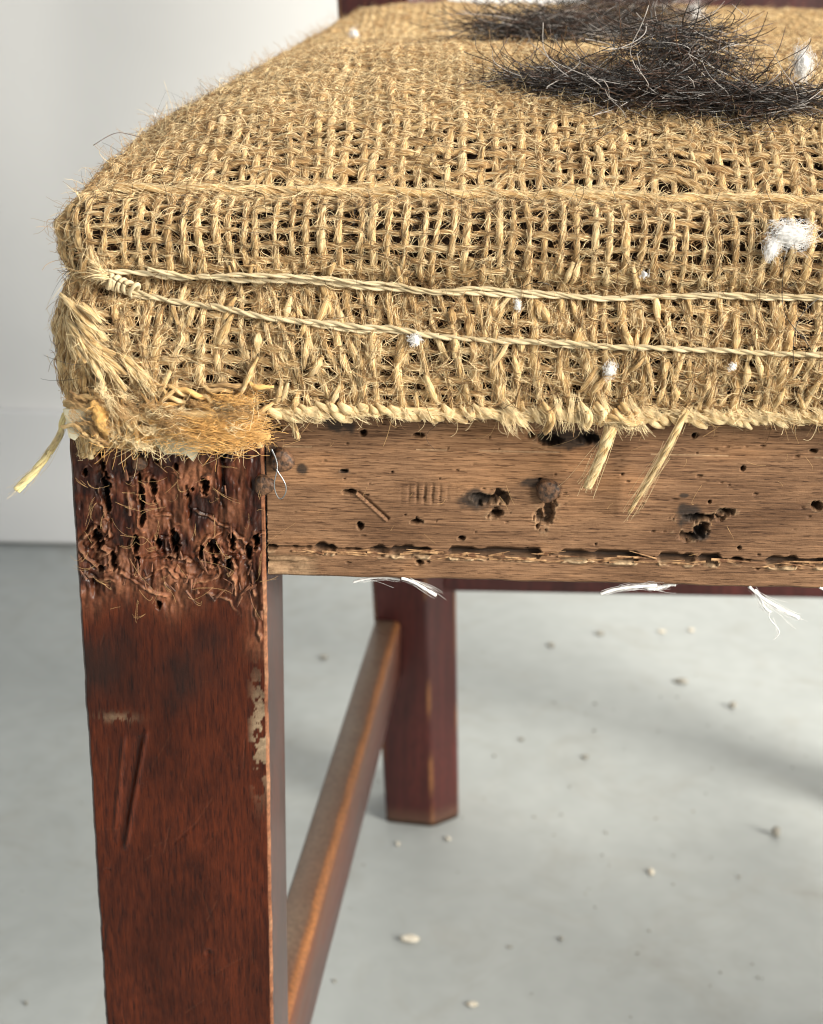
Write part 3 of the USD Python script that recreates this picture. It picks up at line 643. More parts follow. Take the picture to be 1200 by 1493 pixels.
parts = []
for k in range(46):                                 # torn fibres in the leg's scarred head
    x = RNG.uniform(LX0 + 0.002, LX1 - 0.001); z = RNG.choice([RNG.normal(0.326, 0.004), RNG.uniform(0.33, 0.36)], p=[0.65, 0.35])
    if z < 0.322 and x < 0.03:
        z += 0.006
    parts.append(sliver(np.array([x, -0.0006, z]), (RNG.normal(0, 0.6), 0, RNG.choice([-1, 1]) + RNG.normal(0, 0.3)), RNG.uniform(0.001, 0.0045), RNG.uniform(0.0002, 0.0006), 0.0003, RNG.uniform(-0.0006, 0.0006), (0, -1, 0)))
m = merge(parts); obj('wood_splinters', m[:2], DARK_SPLINTER, LEG, kind='stuff')
fl = []
for k in range(70):                                     # fine jute hairs stuck to the scarred wood
    x0, y0 = RNG.uniform(120, 380), RNG.uniform(660, 890)
    a, b = at_y(x0, y0, -0.0012), at_y(x0 + RNG.normal(10, 26), y0 + RNG.normal(6, 22), -0.0012)
    fl.append(lock(a, b, (RNG.normal(0, 0.0008), -0.0003, RNG.normal(-0.0006, 0.0012)), 1 + k % 3, 0.0002, 0.00004, wave=0.1))
curves('stuck_fibre', np.vstack([x[0] for x in fl]), np.vstack([x[1] for x in fl]), FIB_MID, LEG, kind='stuff')
fl = []
for k in range(26):                                     # and to the rail
    x0, y0 = RNG.uniform(410, 1190), RNG.choice([RNG.uniform(612, 665), RNG.uniform(665, 830)])
    a, b = at_y(x0, y0, -0.0004), at_y(x0 + RNG.normal(6, 26), y0 + RNG.normal(6, 14), -0.0008)
    fl.append(lock(a, b, (RNG.normal(0, 0.0008), -0.0004, RNG.normal(-0.0004, 0.0010)), 1, 0.0002, 0.00004, wave=0.1))
curves('stuck_fibre', np.vstack([x[0] for x in fl]), np.vstack([x[1] for x in fl]), FIB_MID, '/World/chair/front_rail', kind='stuff')
parts = []
for k in range(70):                                 # splinters along the torn nail line of the rail
    x = RNG.uniform(RX0 + 0.001, 0.2); z = np.interp(x, [ln0[0], ln1[0]], [ln0[2], ln1[2]]) - RNG.uniform(-0.0003, 0.0016)
    parts.append(sliver(np.array([x, 0.0006, z]), (RNG.choice([-1, 1]), 0, RNG.normal(0, 0.12)), RNG.uniform(0.003, 0.010), RNG.uniform(0.00015, 0.0004), 0.0003, RNG.uniform(-0.0004, 0.0007), (0, -1, 0)))
m = merge(parts); obj('wood_splinters', m[:2], SPLINTER, '/World/chair/front_rail', kind='stuff')

# ------------------------------------------------------------------ the burlap seat
R0 = 0.010                                              # crest line set in from the faces
prof = np.array([(0.0035, 0.3600), (0.0050, 0.3690), (0.0066, 0.3780), (0.0072, 0.3880), (0.0052, 0.3965), (0.0022, 0.4020), (0.0046, 0.4060), (0.0050, 0.4120), (0.0022, 0.4165), (-0.0042, 0.4192), (-0.0100, 0.4193)])[::-1]
_s = np.concatenate([[0], np.cumsum(np.linalg.norm(np.diff(prof, axis=0), axis=1))])
TMAX = _s[-1]
prof_o, prof_z = PchipInterpolator(_s, prof[:, 0]), PchipInterpolator(_s, prof[:, 1])
zc_ = PchipInterpolator([0, 0.010, 0.0135, 0.022, 0.032, 0.05, 0.08, 0.12, 0.16, 0.22, 0.30, 0.37, 0.395, 0.412, 0.45], [0.4190, 0.4193, 0.4212, 0.4285, 0.4340, 0.4398, 0.4452, 0.4486, 0.4485, 0.4472, 0.4500, 0.4552, 0.4560, 0.4480, 0.44])
XR = SEAT_X1
TAPER = 0.118


def xl(y):
    return LX0 + TAPER * np.clip(y - 0.02, 0, 1)


def xr(y):
    return XR - TAPER * np.clip(y - 0.02, 0, 1)


def edge_z(y):
    return 0.4193 + np.interp(y, [0, 0.012, 0.03, 0.06, 0.1, 0.2, 0.3, 0.42], [0, 0.0006, 0.0044, 0.0092, 0.0128, 0.0190, 0.0265, 0.034])


def surf(u, v, lift=0.0):
    """the cloth: unfolded plan coordinates -> point in space"""
    u, v = np.broadcast_arrays(np.asarray(u, float), np.asarray(v, float))
    vt = np.clip(v, 0, None)
    xa, xb = xl(vt) + R0, xr(vt) - R0
    tu = np.where(u < xa, xa - u, np.where(u > xb, u - xb, 0)); su = np.where(u < xa, -1.0, 1.0)
    tv = np.clip(R0 - v, 0, None)
    t = np.sqrt(tu ** 2 + tv ** 2)
    dx, dy = np.where(t > 0, tu / np.maximum(t, 1e-9), 0) * su, np.where(t > 0, -tv / np.maximum(t, 1e-9), 0)
    tc = np.clip(t, 0, TMAX)
    o, z = prof_o(tc) + R0, prof_z(tc) - (t - tc)
    o = o - 0.0054 * np.abs(dx) ** 2 * np.clip(t / 0.012, 0, 1)
    bx, by = np.clip(u, xa, xb), np.maximum(v, R0)
    s_in = np.clip(np.minimum(u - xa, xb - u), 0, None)
    ez = edge_z(by)
    g = 1 - np.exp(-s_in / 0.020)
    top = ez + (np.maximum(zc_(np.clip(by, 0, .45)), ez) - ez) * g + np.minimum(zc_(np.clip(by, 0, .45)) - ez, 0)
    zoff = top - 0.4193
    z = z + zoff * np.where(t > 0, np.clip(1 - t / TMAX, 0, 1) ** 1.0, 1)
    P = np.stack([bx + dx * o * (t > 0), by + dy * o * (t > 0), z], -1)
    q = np.stack([u * 55, v * 55, 0 * u], -1)
    amp = 0.0016 * np.clip((TMAX - t) / 0.02, 0.25, 1)
    bump = (fbm(q, 3, 5) - 0.5) * amp + (noise(np.stack([u * 190, v * 190, 0 * u + 3], -1), 8) - 0.5) * 0.0011
    return P, bump


def cloth(u, v, off=0.0):
    e = 4e-4
    P, b = surf(u, v)
    Pu, _ = surf(u + e, v); Pv, _ = surf(u, v + e)
    N = unit(np.cross(Pu - P, Pv - P) + 1e-15)
    return P + N * (np.asarray(off) + b)[..., None], N


V_HEM = R0 - TMAX + 0.0128


def hem_v(u):                                            # hem hangs lower over the leg
    return V_HEM - 0.0100 * np.clip((0.045 - u) / 0.006, 0, 1) + 0.0011 * (noise(np.stack([u * 120, 0 * u, 0 * u], -1)) - 0.5)


# stuffing under the cloth
uu = np.concatenate([np.linspace(LX0 - 0.034, 0.30, 190), np.linspace(0.303, XR + 0.034, 40)]); vv = np.concatenate([np.linspace(R0 - TMAX + 0.0125, 0.05, 70), np.linspace(0.052, 0.412, 100)])
Ug, Vg = np.meshgrid(uu, vv)
P, _ = cloth(Ug, Vg, -0.0019)
P += 0.0006 * (fbm(np.stack([Ug * 700, Vg * 700, 0 * Ug], -1), 2)[..., None] - 0.5)
gi = np.arange(Ug.size).reshape(Ug.shape)
q = np.stack([gi[:-1, :-1], gi[:-1, 1:], gi[1:, 1:], gi[1:, :-1]], -1).reshape(-1, 4)
obj('seat_stuffing', (P.reshape(-1, 3), q), PAD, CHAIR, smooth=True)

PU, PV = 0.00355, 0.00335
u_pos = np.arange(LX0 - 0.030, XR + 0.030, PU)
u_pos = u_pos + RNG.normal(0, 0.00035, len(u_pos))
v_pos = [V_HEM - 0.0105]
while v_pos[-1] < 0.409:
    v_pos.append(v_pos[-1] + PV * (0.92 if v_pos[-1] < R0 else 0.88) + RNG.normal(0, 0.00030))
v_pos = np.array(v_pos)
gap_spots = np.array([at_y(p, 283, 0.010)[0] for p in (395, 585, 610, 760, 775, 955, 985, 1135, 1160)])


def gap(u):                                              # weave pulled open along the stitched crest
    g = 0.3 * noise(np.stack([u * 70, 0 * u, 0 * u], -1), 4)
    for s in gap_spots:
        g = g + 1.0 * np.exp(-((u - s) / 0.0042) ** 2)
    return 0.0040 * np.clip(g, 0, 1.1)


def warp_u(i, v):
    n1 = noise(np.stack([v * 130 + i * 7.3, 0 * v + i * 3.1, 0 * v], -1), 11) - 0.5
    com = noise(np.stack([0 * v + u_pos[i] * 60, v * 60, 0 * v], -1), 12) - 0.5
    belly = np.clip((R0 - 0.022 - v) / 0.01, 0, 1)
    lean = (noise(np.stack([0 * v + u_pos[i] * 90, 0 * v + 4, 0 * v], -1), 15) - 0.4) * (R0 - 0.022 - v) * 0.6
    return u_pos[i] + n1 * (0.0011 + 0.0014 * belly) + com * 0.0022 + lean * belly


def weft_v(j, u):
    n1 = noise(np.stack([u * 130, 0 * u + j * 5.7, 0 * u], -1), 21) - 0.5
    com = noise(np.stack([u * 70, 0 * u + v_pos[j] * 70, 0 * u], -1), 22) - 0.5
    vg = 0.0128; d = v_pos[j] - vg
    return v_pos[j] + n1 * 0.0009 + com * 0.0014 + np.sign(d) * gap(u) * math.exp(-abs(d) / 0.0045)


AMP = 0.00034
iu, iv = np.arange(len(u_pos)), np.arange(len(v_pos))
BURLAP = CHAIR + '/burlap_cover'
store = []                                               # yarn centre lines, for the loose fibres


def near(u, v):
    """how closely the yarn is seen: 1 front and front of the top, less behind or past the frame"""
    return np.where(u < LX0 + 0.004, 0.4, 1.0) * np.where(u > 0.30, 0.12, np.where(v < 0.10, 1.0, np.where(v < 0.18, 0.45, 0.2)))


hem_pts = []
yarn_jobs = []
for i in iu:
    u0 = u_pos[i]
    pts = 4 if u0 < 0.30 else 2
    v0 = hem_v(np.array([u0]))[0]
    v = np.concatenate([np.arange(v0, 0.13, PV / pts), np.arange(0.13, 0.41, PV / (3 if u0 < 0.30 else 2))])
    u = warp_u(i, v)
    # stop the warps that meet the sides low down
    off = (-1) ** i * np.cos(np.pi * np.interp(v, v_pos, iv)) * AMP
    P, N = cloth(u, v, off + 0.00035 * (v < 0.012))
    keep = P[:, 2] > 0.358
    if keep.sum() < 8:
        continue
    P, N, v, u = P[keep], N[keep], v[keep], u[keep]
    rad = 0.00066 * (0.66 + 0.74 * noise(np.stack([v * 150, 0 * v + i * 9.1, 0 * v], -1), 31)) * (0.80 + 0.42 * RNG.random()) * (1 + 0.22 * (v > 0.012) + 0.12 * (v < -0.012))
    yarn_jobs.append(('warp_yarn', P, N, rad, near(u, v), u0))
for k, u0 in enumerate(np.arange(0.001, 0.205, PU) + 0.5 * PU):     # the turned-up second layer below the twine
    v = np.arange(hem_v(np.array([u0]))[0] + 0.0005, R0 - 0.020 - 0.003 * RNG.random(), PV / 4)
    n1 = noise(np.stack([v * 130 + k * 5.3, 0 * v + k * 2.1, 0 * v], -1), 41) - 0.5
    u = u0 + n1 * 0.003 + RNG.normal(0, 0.22) * (v - v[0])
    P, N = cloth(u, v, -0.0004 + 0.0004 * np.cos(np.pi * np.interp(v, v_pos, iv) + k))
    rad = 0.00074 * (0.6 + 0.8 * noise(np.stack([v * 170, 0 * v + k * 9.1, 0 * v], -1), 43))
    yarn_jobs.append(('warp_yarn', P, N, rad, near(u, v), u0))
for j in iv:
    v0 = v_pos[j]
    ua, ub = LX0 - 0.028, XR + 0.028
    st = PU / (4 if v0 < 0.13 else 3)
    u = np.concatenate([np.arange(ua, 0.305, st), np.arange(0.305, ub, PU / 2)])
    v = weft_v(j, u)
    off = -(-1) ** j * np.cos(np.pi * np.interp(u, u_pos, iu)) * AMP
    ok = v > hem_v(u)
    P, N = cloth(u, v, off)
    keep = ok & (P[:, 2] > 0.3615)
    if keep.sum() < 8:
        continue
    P, N, v, u = P[keep], N[keep], v[keep], u[keep]
    rad = 0.00064 * (0.50 + 0.95 * noise(np.stack([u * 150, 0 * u + j * 9.7, 0 * u], -1), 32)) * (0.85 + 0.3 * RNG.random()) * (1 + 0.3 * (v > 0.012) + 0.15 * (v < -0.012))
    yarn_jobs.append(('weft_yarn', P, N, rad, near(u, v), v0))

# hem: a folded, overcast edge, the cover's own mesh
parts = []
uh = np.arange(0.046, XR - 0.01, 0.0010)
P, N = cloth(uh, hem_v(uh) + 0.0004, 0.0007)
P[:, 2] += 0.0006 * (noise(np.stack([uh * 260, 0 * uh, 0 * uh], -1)) - 0.5)
parts.append(tube(P, 0.0011 * (0.8 + 0.5 * noise(np.stack([uh * 400, 0 * uh, 0 * uh + 2], -1))), 8, N))
for k in range(int((0.205 - 0.047) / 0.0019)):
    u0 = 0.047 + k * 0.0019 + RNG.normal(0, 0.0003)
    L = RNG.uniform(0.0018, 0.0052)
    t = np.linspace(0, 1, 8)
    hv = hem_v(np.array([u0]))[0]
    Pk, Nk = cloth(u0 + L * (t - 0.5), hv + 0.0018 * RNG.uniform(0.3, 1.5) - 0.0030 * RNG.uniform(0.5, 1.2) * t, 0.0008 + 0.0009 * RNG.uniform(0.5, 1.4) * np.sin(np.pi * t))
    parts.append(tube(Pk, 0.00062 * (0.7 + 0.6 * RNG.random()) * (0.5 + np.sin(np.pi * np.clip(t, 0.1, 0.9))), 7, Nk))
m = merge(parts)
obj('burlap_cover', m[:2], YARN, CHAIR, smooth=True, uv=m[2])
for name, P, N, rad, nr_, _ in yarn_jobs:
    jit = (noise(np.stack([np.arange(len(P))[:, None] * 0.7 + np.zeros((1, 6)), np.arange(6)[None] * 1.3 + np.zeros((len(P), 1)), np.zeros((len(P), 6)) + P[0, 0] * 999], -1), 3) - 0.5) * 0.8
    Vv, Ff, UV = tube(P, rad, 6, N, squash=0.74, jitter=jit)
    obj(name, (Vv, Ff), YARN if name == 'warp_yarn' else WEFT, BURLAP, smooth=True, uv=UV)

# loose fibres lying along and lifting off the yarns
def yarn_fibres(jobs, dens, Lr, rad_f, K=6, lift=1.0, fly=0.25, sel=None):
    out, wid = [], []
    for name, P, N, rad, nr_, _ in jobs:
        T, Nn, B = frames(P, N)
        s = np.concatenate([[0], np.cumsum(np.linalg.norm(np.diff(P, axis=0), axis=1))])
        w = dens * nr_
        cnt = RNG.poisson(np.trapezoid(w, s))
        if cnt == 0:
            continue
        cdf = np.concatenate([[0], np.cumsum((w[1:] + w[:-1]) / 2 * np.diff(s))]); s0 = np.interp(RNG.random(cnt) * cdf[-1], cdf, s)
        L = RNG.uniform(*Lr, cnt) * RNG.choice([-1, 1], cnt); ph = RNG.uniform(-1.9, 1.9, cnt)   # 0 = outward
        tt = np.linspace(0, 1, K)[None]
        ss = np.clip(s0[:, None] + L[:, None] * tt, 0, s[-1])
        idx = lambda A: np.stack([np.interp(ss, s, A[:, k]) for k in range(3)], -1)
        C, NN, BB, RR = idx(P), idx(Nn), idx(B), np.interp(ss, s, rad)
        tw = ph[:, None] + (L * 380)[:, None] * tt * RNG.choice([0.4, 1.0], cnt)[:, None]
        fl = (RNG.random(cnt) < fly)[:, None]
        rl = RR * (1.0 + 0.10 * tt) + lift * np.where(fl, RNG.uniform(0.0004, 0.0026, cnt)[:, None], RNG.uniform(0, 0.00035, cnt)[:, None]) * tt ** 1.6
        pt = C + NN * (np.cos(tw) * rl)[..., None] + BB * (np.sin(tw) * rl)[..., None]
        side = RNG.normal(0, 1, cnt)[:, None] * np.where(fl, 0.0016, 0.0003) * tt ** 2 + np.where(fl, 0.0004, 0.0001) * np.sin(tt * RNG.uniform(3, 9, cnt)[:, None] + ph[:, None])
        pt = pt + BB * side[..., None]
        out.append(pt); wid.append(np.broadcast_to(2 * rad_f * RNG.uniform(0.6, 1.3, cnt)[:, None] * np.linspace(1, 0.6, K)[None], (cnt, K)))
    return np.vstack(out), np.vstack(wid)


for matf, d, fl, rf in ((FIB_PALE, 2000, 0.17, 0.000055), (FIB_MID, 1500, 0.20, 0.000055), (FIB_DARK, 750, 0.2, 0.000052)):
    Pf, Wf = yarn_fibres(yarn_jobs, d, (0.0016, 0.0055), rf, fly=fl)
    curves('loose_fibre', Pf, Wf, matf, BURLAP, kind='stuff')


def whiskers(n, u, v, Lr, base, spread, radius, curl=0.25, K=8, flat=1.0, dirn=None, droop=0.0):
    """free hairs rooted on the cloth at u, v"""
    P, N = cloth(u, v, base)
    d = N * RNG.uniform(0.1, 1, (n, 1)) + RNG.normal(0, spread, (n, 3)) + (0 if dirn is None else np.asarray(dirn))
    d = unit(d - N * np.sum(d * N, -1, keepdims=True) * (1 - flat))
    side = unit(np.cross(d, RNG.normal(0, 1, (n, 3)))); s2 = np.cross(d, side)
    L = RNG.uniform(*Lr, n)[:, None]; t = np.linspace(0, 1, K)[None]
    w = RNG.uniform(1.5, 5, n)[:, None]; a = RNG.uniform(0, 6.28, n)[:, None]
    pts = P[:, None] + d[:, None] * (L * t)[..., None] + side[:, None] * (L * curl * (np.sin(w * t + a) - np.sin(a)) * 0.5)[..., None] + s2[:, None] * (L * curl * (t ** 2) * RNG.normal(0, 1, (n, 1)))[..., None]
    pts[..., 2] -= droop * (L * t ** 2)
    return pts, np.broadcast_to(2 * radius * RNG.uniform(0.6, 1.3, (n, 1)) * np.linspace(1, 0.55, K)[None], (n, K))


def many(matf, **kw):
    pts, w = whiskers(**kw); curves('loose_fibre', pts, w, matf, BURLAP, kind='stuff')


n = 900; many(FIB_PALE, n=n, u=RNG.uniform(LX0, 0.2, n), v=RNG.uniform(V_HEM, 0.05, n), Lr=(0.002, 0.008), base=0.0004, spread=0.9, radius=0.000045, droop=0.1)
n = 500; many(FIB_MID, n=n, u=RNG.uniform(LX0 - 0.004, 0.2, n), v=RNG.uniform(V_HEM, 0.03, n), Lr=(0.002, 0.007), base=0.0004, spread=0.9, radius=0.00005, droop=0.1)
n = 700; vy = RNG.uniform(-0.03, 0.35, n); many(FIB_MID, n=n, u=xl(np.clip(vy, 0, 1)) + RNG.uniform(-0.004, 0.016, n), v=vy, Lr=(0.002, 0.007), base=0.0004, spread=0.7, radius=0.000045, dirn=(-0.4, 0, 0.3))
n = 160; many(HAIR_BLACK, n=n, u=RNG.uniform(LX0, 0.2, n), v=RNG.uniform(V_HEM, 0.12, n), Lr=(0.004, 0.012), base=0.0001, spread=0.9, radius=0.00005, curl=0.5)
n = 700; vv_ = RNG.uniform(-0.025, 0.022, n); many(HAIR_BLACK, n=n, u=RNG.uniform(LX0, 0.2, n), v=vv_, Lr=(0.003, 0.008), base=-0.0012, spread=1.2, radius=0.00006, curl=0.6)

# matted fibres filling the weave: dense on the belly below the twine, thinner on the top
n = 2700; many(FIB_MID, n=n, u=RNG.uniform(LX0 + 0.001, 0.202, n), v=RNG.uniform(V_HEM, R0 - 0.021, n), Lr=(0.0025, 0.007), base=-0.0003, spread=0.9, radius=0.00008, curl=0.6, flat=0.08)
n = 2400; many(FIB_DARK, n=n, u=RNG.uniform(LX0, 0.202, n), v=RNG.uniform(V_HEM, R0 - 0.021, n), Lr=(0.0025, 0.007), base=-0.0006, spread=0.9, radius=0.00009, curl=0.6, flat=0.08)
n = 1100; many(FIB_PALE, n=n, u=RNG.uniform(LX0 + 0.001, 0.202, n), v=RNG.uniform(V_HEM, R0 - 0.021, n), Lr=(0.002, 0.006), base=0.0004, spread=0.9, radius=0.00006, curl=0.6, flat=0.2)
n = 2600; many(FIB_MID, n=n, u=RNG.uniform(LX0 - 0.01, 0.27, n), v=RNG.uniform(0.021, 0.16, n), Lr=(0.002, 0.006), base=0.0000, spread=0.9, radius=0.00006, curl=0.6, flat=0.12)
n = 1400; many(FIB_PALE, n=n, u=RNG.uniform(LX0 - 0.01, 0.24, n), v=RNG.uniform(0.021, 0.10, n), Lr=(0.002, 0.006), base=0.0005, spread=0.9, radius=0.00005, curl=0.6, flat=0.2)
n = 1000; many(FIB_MID, n=n, u=RNG.uniform(LX0 - 0.01, 0.202, n), v=RNG.uniform(-0.014, 0.010, n), Lr=(0.002, 0.006), base=-0.0003, spread=0.9, radius=0.00006, curl=0.6, flat=0.15)
n = 420; cv = R0 + RNG.normal(-0.0010, 0.0009, n); many(FIB_PALE, n=n, u=RNG.uniform(LX0 + 0.004, 0.202, n), v=cv, Lr=(0.003, 0.008), base=0.0010, spread=0.25, radius=0.00006, curl=0.35, flat=0.3, dirn=(1.0, 0, 0))

# short turned-up yarn ends on the belly of the front edge
end_fibres = []
for k in range(110):
    u0 = RNG.uniform(0.0, 0.200); v0 = RNG.uniform(V_HEM + 0.001, R0 - 0.026); L = RNG.uniform(0.003, 0.0075)
    t = np.linspace(0, 1, 9); up_ = RNG.choice([1, 1, -1])
    Pk, Nk = cloth(u0 + L * RNG.normal(0.15 * up_, 0.35) * t, v0 + L * t * up_, 0.0005 + 0.0009 * np.sin(np.pi * t * 0.9) + 0.0004 * t)
    r = 0.00078 * RNG.uniform(0.6, 1.15) * (0.35 + 0.7 * np.sin(np.pi * np.clip(t, 0.12, 0.85)))
    jit = (noise(np.stack([np.arange(9)[:, None] * 0.9 + np.zeros((1, 8)), np.arange(8)[None] * 1.3 + np.zeros((9, 1)), np.zeros((9, 8)) + k], -1)) - 0.5) * 0.9
    Vv, Ff, UV = tube(Pk, r, 8, Nk, squash=0.7, jitter=jit)
    obj('yarn_end', (Vv, Ff), YARN, BURLAP, smooth=True, uv=UV)
    end_fibres.append((Pk[0], Pk[-1], Pk[4] - (Pk[0] + Pk[-1]) / 2))

# the frayed, felted corner over the leg: tufts of orange fibre sweeping to the right
tuft_P, tuft_W = [], []


groups = {0: [], 1: [], 2: []}
for k in range(58):
    x0 = RNG.uniform(150, 335) if k > 9 else RNG.uniform(84, 150); y0 = RNG.uniform(578, 636) - max(0, (x0 - 200)) * 0.02
    if x0 < 170:
        y0 = RNG.uniform(560, 620)
    dx, dy = RNG.uniform(20, 75), RNG.uniform(-14, 24)
    if x0 < 190:
        dx, dy = RNG.uniform(5, 45), RNG.uniform(15, 45)
    x1 = min(x0 + dx, 398)
    ya = -0.0072 - RNG.uniform(0, 0.0024)
    a, b = at_y(x0, y0, ya), at_y(x1, min(y0 + dy, 655), ya - RNG.uniform(-0.002, 0.003))
    g = RNG.choice([0, 1, 2], p=[0.34, 0.22, 0.44]) if x0 > 190 else RNG.choice([1, 2], p=[0.4, 0.6])
    groups[g].append(lock(a, b, (0, -0.001, RNG.normal(0.0005, 0.0008)), 20, 0.0007, 0.00006, wave=0.2, curly=0.8))
# tight orange roll that ends at the rail, and the curly wool above it
for k in range(14):
    yy = RNG.uniform(612, 650)
    groups[0].append(lock(at_y(RNG.uniform(230, 330), yy - RNG.uniform(-4, 14), -0.011), at_y(RNG.uniform(370, 398), yy, -0.0085), (0, -0.0012, RNG.normal(0, 0.0006)), 22, 0.0008, 0.000055, tip=1.4, curly=0.7))
for g, mt in ((0, FIB_ORANGE), (1, FIB_PALE), (2, FIB_MID)):
    curves('frayed_tuft', np.vstack([x[0] for x in groups[g]]), np.vstack([x[1] for x in groups[g]]), mt, BURLAP, kind='stuff')
groups = []
for a_, b_, m_ in end_fibres:
    groups.append(lock(a_, b_, m_, 9, 0.0004, 0.000055, tip=1.6, wave=0.15))
curves('frayed_end', np.vstack([x[0] for x in groups]), np.vstack([x[1] for x in groups]), FIB_PALE, BURLAP, kind='stuff')
n = 700
cu = RNG.uniform(0.010, 0.042, n); many(FIB_PALE, n=n, u=cu, v=hem_v(cu) + RNG.uniform(0.001, 0.010, n), Lr=(0.0012, 0.0034), base=0.0022, spread=1.0, radius=0.00006, curl=1.5, K=12, flat=0.15)
n = 600
cu = RNG.uniform(0.002, 0.042, n); many(FIB_ORANGE, n=n, u=cu, v=hem_v(cu) + RNG.uniform(0.001, 0.012, n), Lr=(0.0012, 0.0034), base=0.0020, spread=1.0, radius=0.000065, curl=1.4, K=12, flat=0.15)
# solid felted cores below the locks
def felt(pts, rads, sq=1.0, material=YARN_ORANGE, name='felted_fold', seed=1):
    P = smooth_path(pts, 40); r = np.interp(np.linspace(0, 1, 40), np.linspace(0, 1, len(rads)), rads)
    jit = (fbm(np.stack([np.arange(40)[:, None] * 0.35 + np.zeros((1, 14)), np.arange(14)[None] * 0.8 + np.zeros((40, 1)), np.zeros((40, 14)) + seed], -1), 3) - 0.5) * 1.1
    Vv, Ff, UV = tube(P, r, 14, np.broadcast_to([0, -1.0, 0], P.shape), squash=sq, jitter=jit)
    obj(name, (Vv, Ff), material, BURLAP, smooth=True, uv=UV)


felt([at_y(235, 618, -0.006), at_y(300, 628, -0.0085), at_y(350, 632, -0.0085), at_y(392, 636, -0.006)], [0.0006, 0.0015, 0.0017, 0.0008], seed=2)
felt([at_y(225, 590, -0.006), at_y(290, 606, -0.0085), at_y(345, 608, -0.008), at_y(385, 606, -0.006)], [0.0006, 0.0014, 0.0015, 0.0008], material=YARN, seed=5)
felt([at_y(95, 588, -0.004), at_y(140, 595, -0.008), at_y(200, 605, -0.008), at_y(255, 618, -0.006)], [0.0008, 0.0015, 0.0016, 0.0008], material=YARN, seed=7)
felt([at_y(135, 585, -0.009), at_y(148, 612, -0.0095), at_y(155, 632, -0.008)], [0.001, 0.0019, 0.0008], seed=11)
# sweeping doubled yarns of the left part of the belly
sweep = []
for k in range(34):
    f = k / 33
    a = (96 + 8 * math.sin(9 * f) + 100 * f ** 2 + RNG.normal(0, 8), 440 + 100 * f + RNG.normal(0, 7)); L = RNG.uniform(32, 62)
    ang = math.radians(RNG.normal(50, 12))
    ya = -0.0078 if a[0] > 110 else -0.0035
    t = np.linspace(0, 1, 9)[:, None]
    p0, p1 = at_y(a[0], a[1], ya - 0.0003), at_y(a[0] + L * math.cos(ang), a[1] + L * math.sin(ang), -0.0092)
    Pk = p0 + (p1 - p0) * t + np.array([0, -0.0007, 0.0004]) * np.sin(np.pi * t)
    jit = (noise(np.stack([np.arange(9)[:, None] * 0.9 + np.zeros((1, 8)), np.arange(8)[None] * 1.3 + np.zeros((9, 1)), np.zeros((9, 8)) + k + 50], -1)) - 0.5) * 0.9
    Vv, Ff, UV = tube(Pk, 0.00062 * (0.5 + 0.6 * np.sin(np.pi * np.clip(t[:, 0], .08, .92))), 8, jitter=jit)
    obj('yarn_end', (Vv, Ff), YARN, BURLAP, smooth=True, uv=UV)
    sweep.append(lock(Pk[0], Pk[-1], Pk[4] - (Pk[0] + Pk[-1]) / 2, 22, 0.0006, 0.00006, tip=1.3, wave=0.12))
curves('frayed_end', np.vstack([x[0] for x in sweep]), np.vstack([x[1] for x in sweep]), FIB_PALE, BURLAP, kind='stuff')

for k in range(48):                                      # matted yarn scraps of the crushed corner
    x0 = RNG.uniform(86, 375); y0 = RNG.uniform(560, 640) - 0.06 * max(0, x0 - 250) * (RNG.random() < 0.5)
    L = RNG.uniform(28, 62); ang = RNG.normal(0.5, 0.9) if x0 < 230 else RNG.normal(0.1, 0.6)
    ya = -0.0072 - 0.0012 * RNG.random(); t = np.linspace(0, 1, 11)[:, None]
    p0, p1 = at_y(x0, y0, ya), at_y(min(x0 + L * math.cos(ang), 396), min(y0 + L * math.sin(ang), 650), ya)
    Pk = p0 + (p1 - p0) * t + np.array([0, -0.0009, 0.0]) * np.sin(np.pi * t) + (noise(np.concatenate([t * 3 + k * 7, t * 0, t * 0], 1)) - 0.5)[:, None] * np.array([0.0012, 0, 0.0022])
    jit = (noise(np.stack([np.arange(11)[:, None] * 0.9 + np.zeros((1, 8)), np.arange(8)[None] * 1.3 + np.zeros((11, 1)), np.zeros((11, 8)) + k + 90], -1)) - 0.5) * 1.0
    Vv, Ff, UV = tube(Pk, 0.00058 * (0.45 + 0.6 * np.sin(np.pi * np.clip(t[:, 0], .08, .92))), 8, jitter=jit)
    obj('yarn_end', (Vv, Ff), RNG.choice([YARN, WEFT, YARN_ORANGE], p=[0.42, 0.33, 0.25]) if x0 > 190 else RNG.choice([YARN, WEFT]), BURLAP, smooth=True, uv=UV)

# cream lining scraps that peep out below the corner
def scrap(outline, y, seed):
    import shapely.geometry as sg
    pts = [at_y(px, py, y) for px, py in outline]
    poly = sg.Polygon([(p[0], p[2]) for p in pts]).buffer(0)
    mesh = trimesh.creation.extrude_polygon(poly, 0.0006, engine='earcut').subdivide().subdivide().subdivide()
    v = mesh.vertices; w = np.stack([v[:, 0], y + v[:, 2] - 0.0003, v[:, 1]], -1)
    w[:, 1] += 0.0018 * (fbm(np.stack([w[:, 0] * 180, w[:, 2] * 180, 0 * w[:, 0] + seed], -1), 2) - 0.5)
    obj('lining_scrap', (w, mesh.faces[:, ::-1]), LINING, BURLAP, smooth=True)


scrap([(92, 596), (140, 596), (150, 612), (136, 622), (122, 628), (110, 641), (101, 637), (97, 615)], -0.0068, 1)
scrap([(205, 618), (290, 628), (345, 640), (330, 650), (292, 656), (281, 672), (272, 662), (240, 662), (222, 642)], -0.0068, 4)
scrap([(150, 615), (172, 618), (171, 640), (160, 642)], -0.0045, 9)

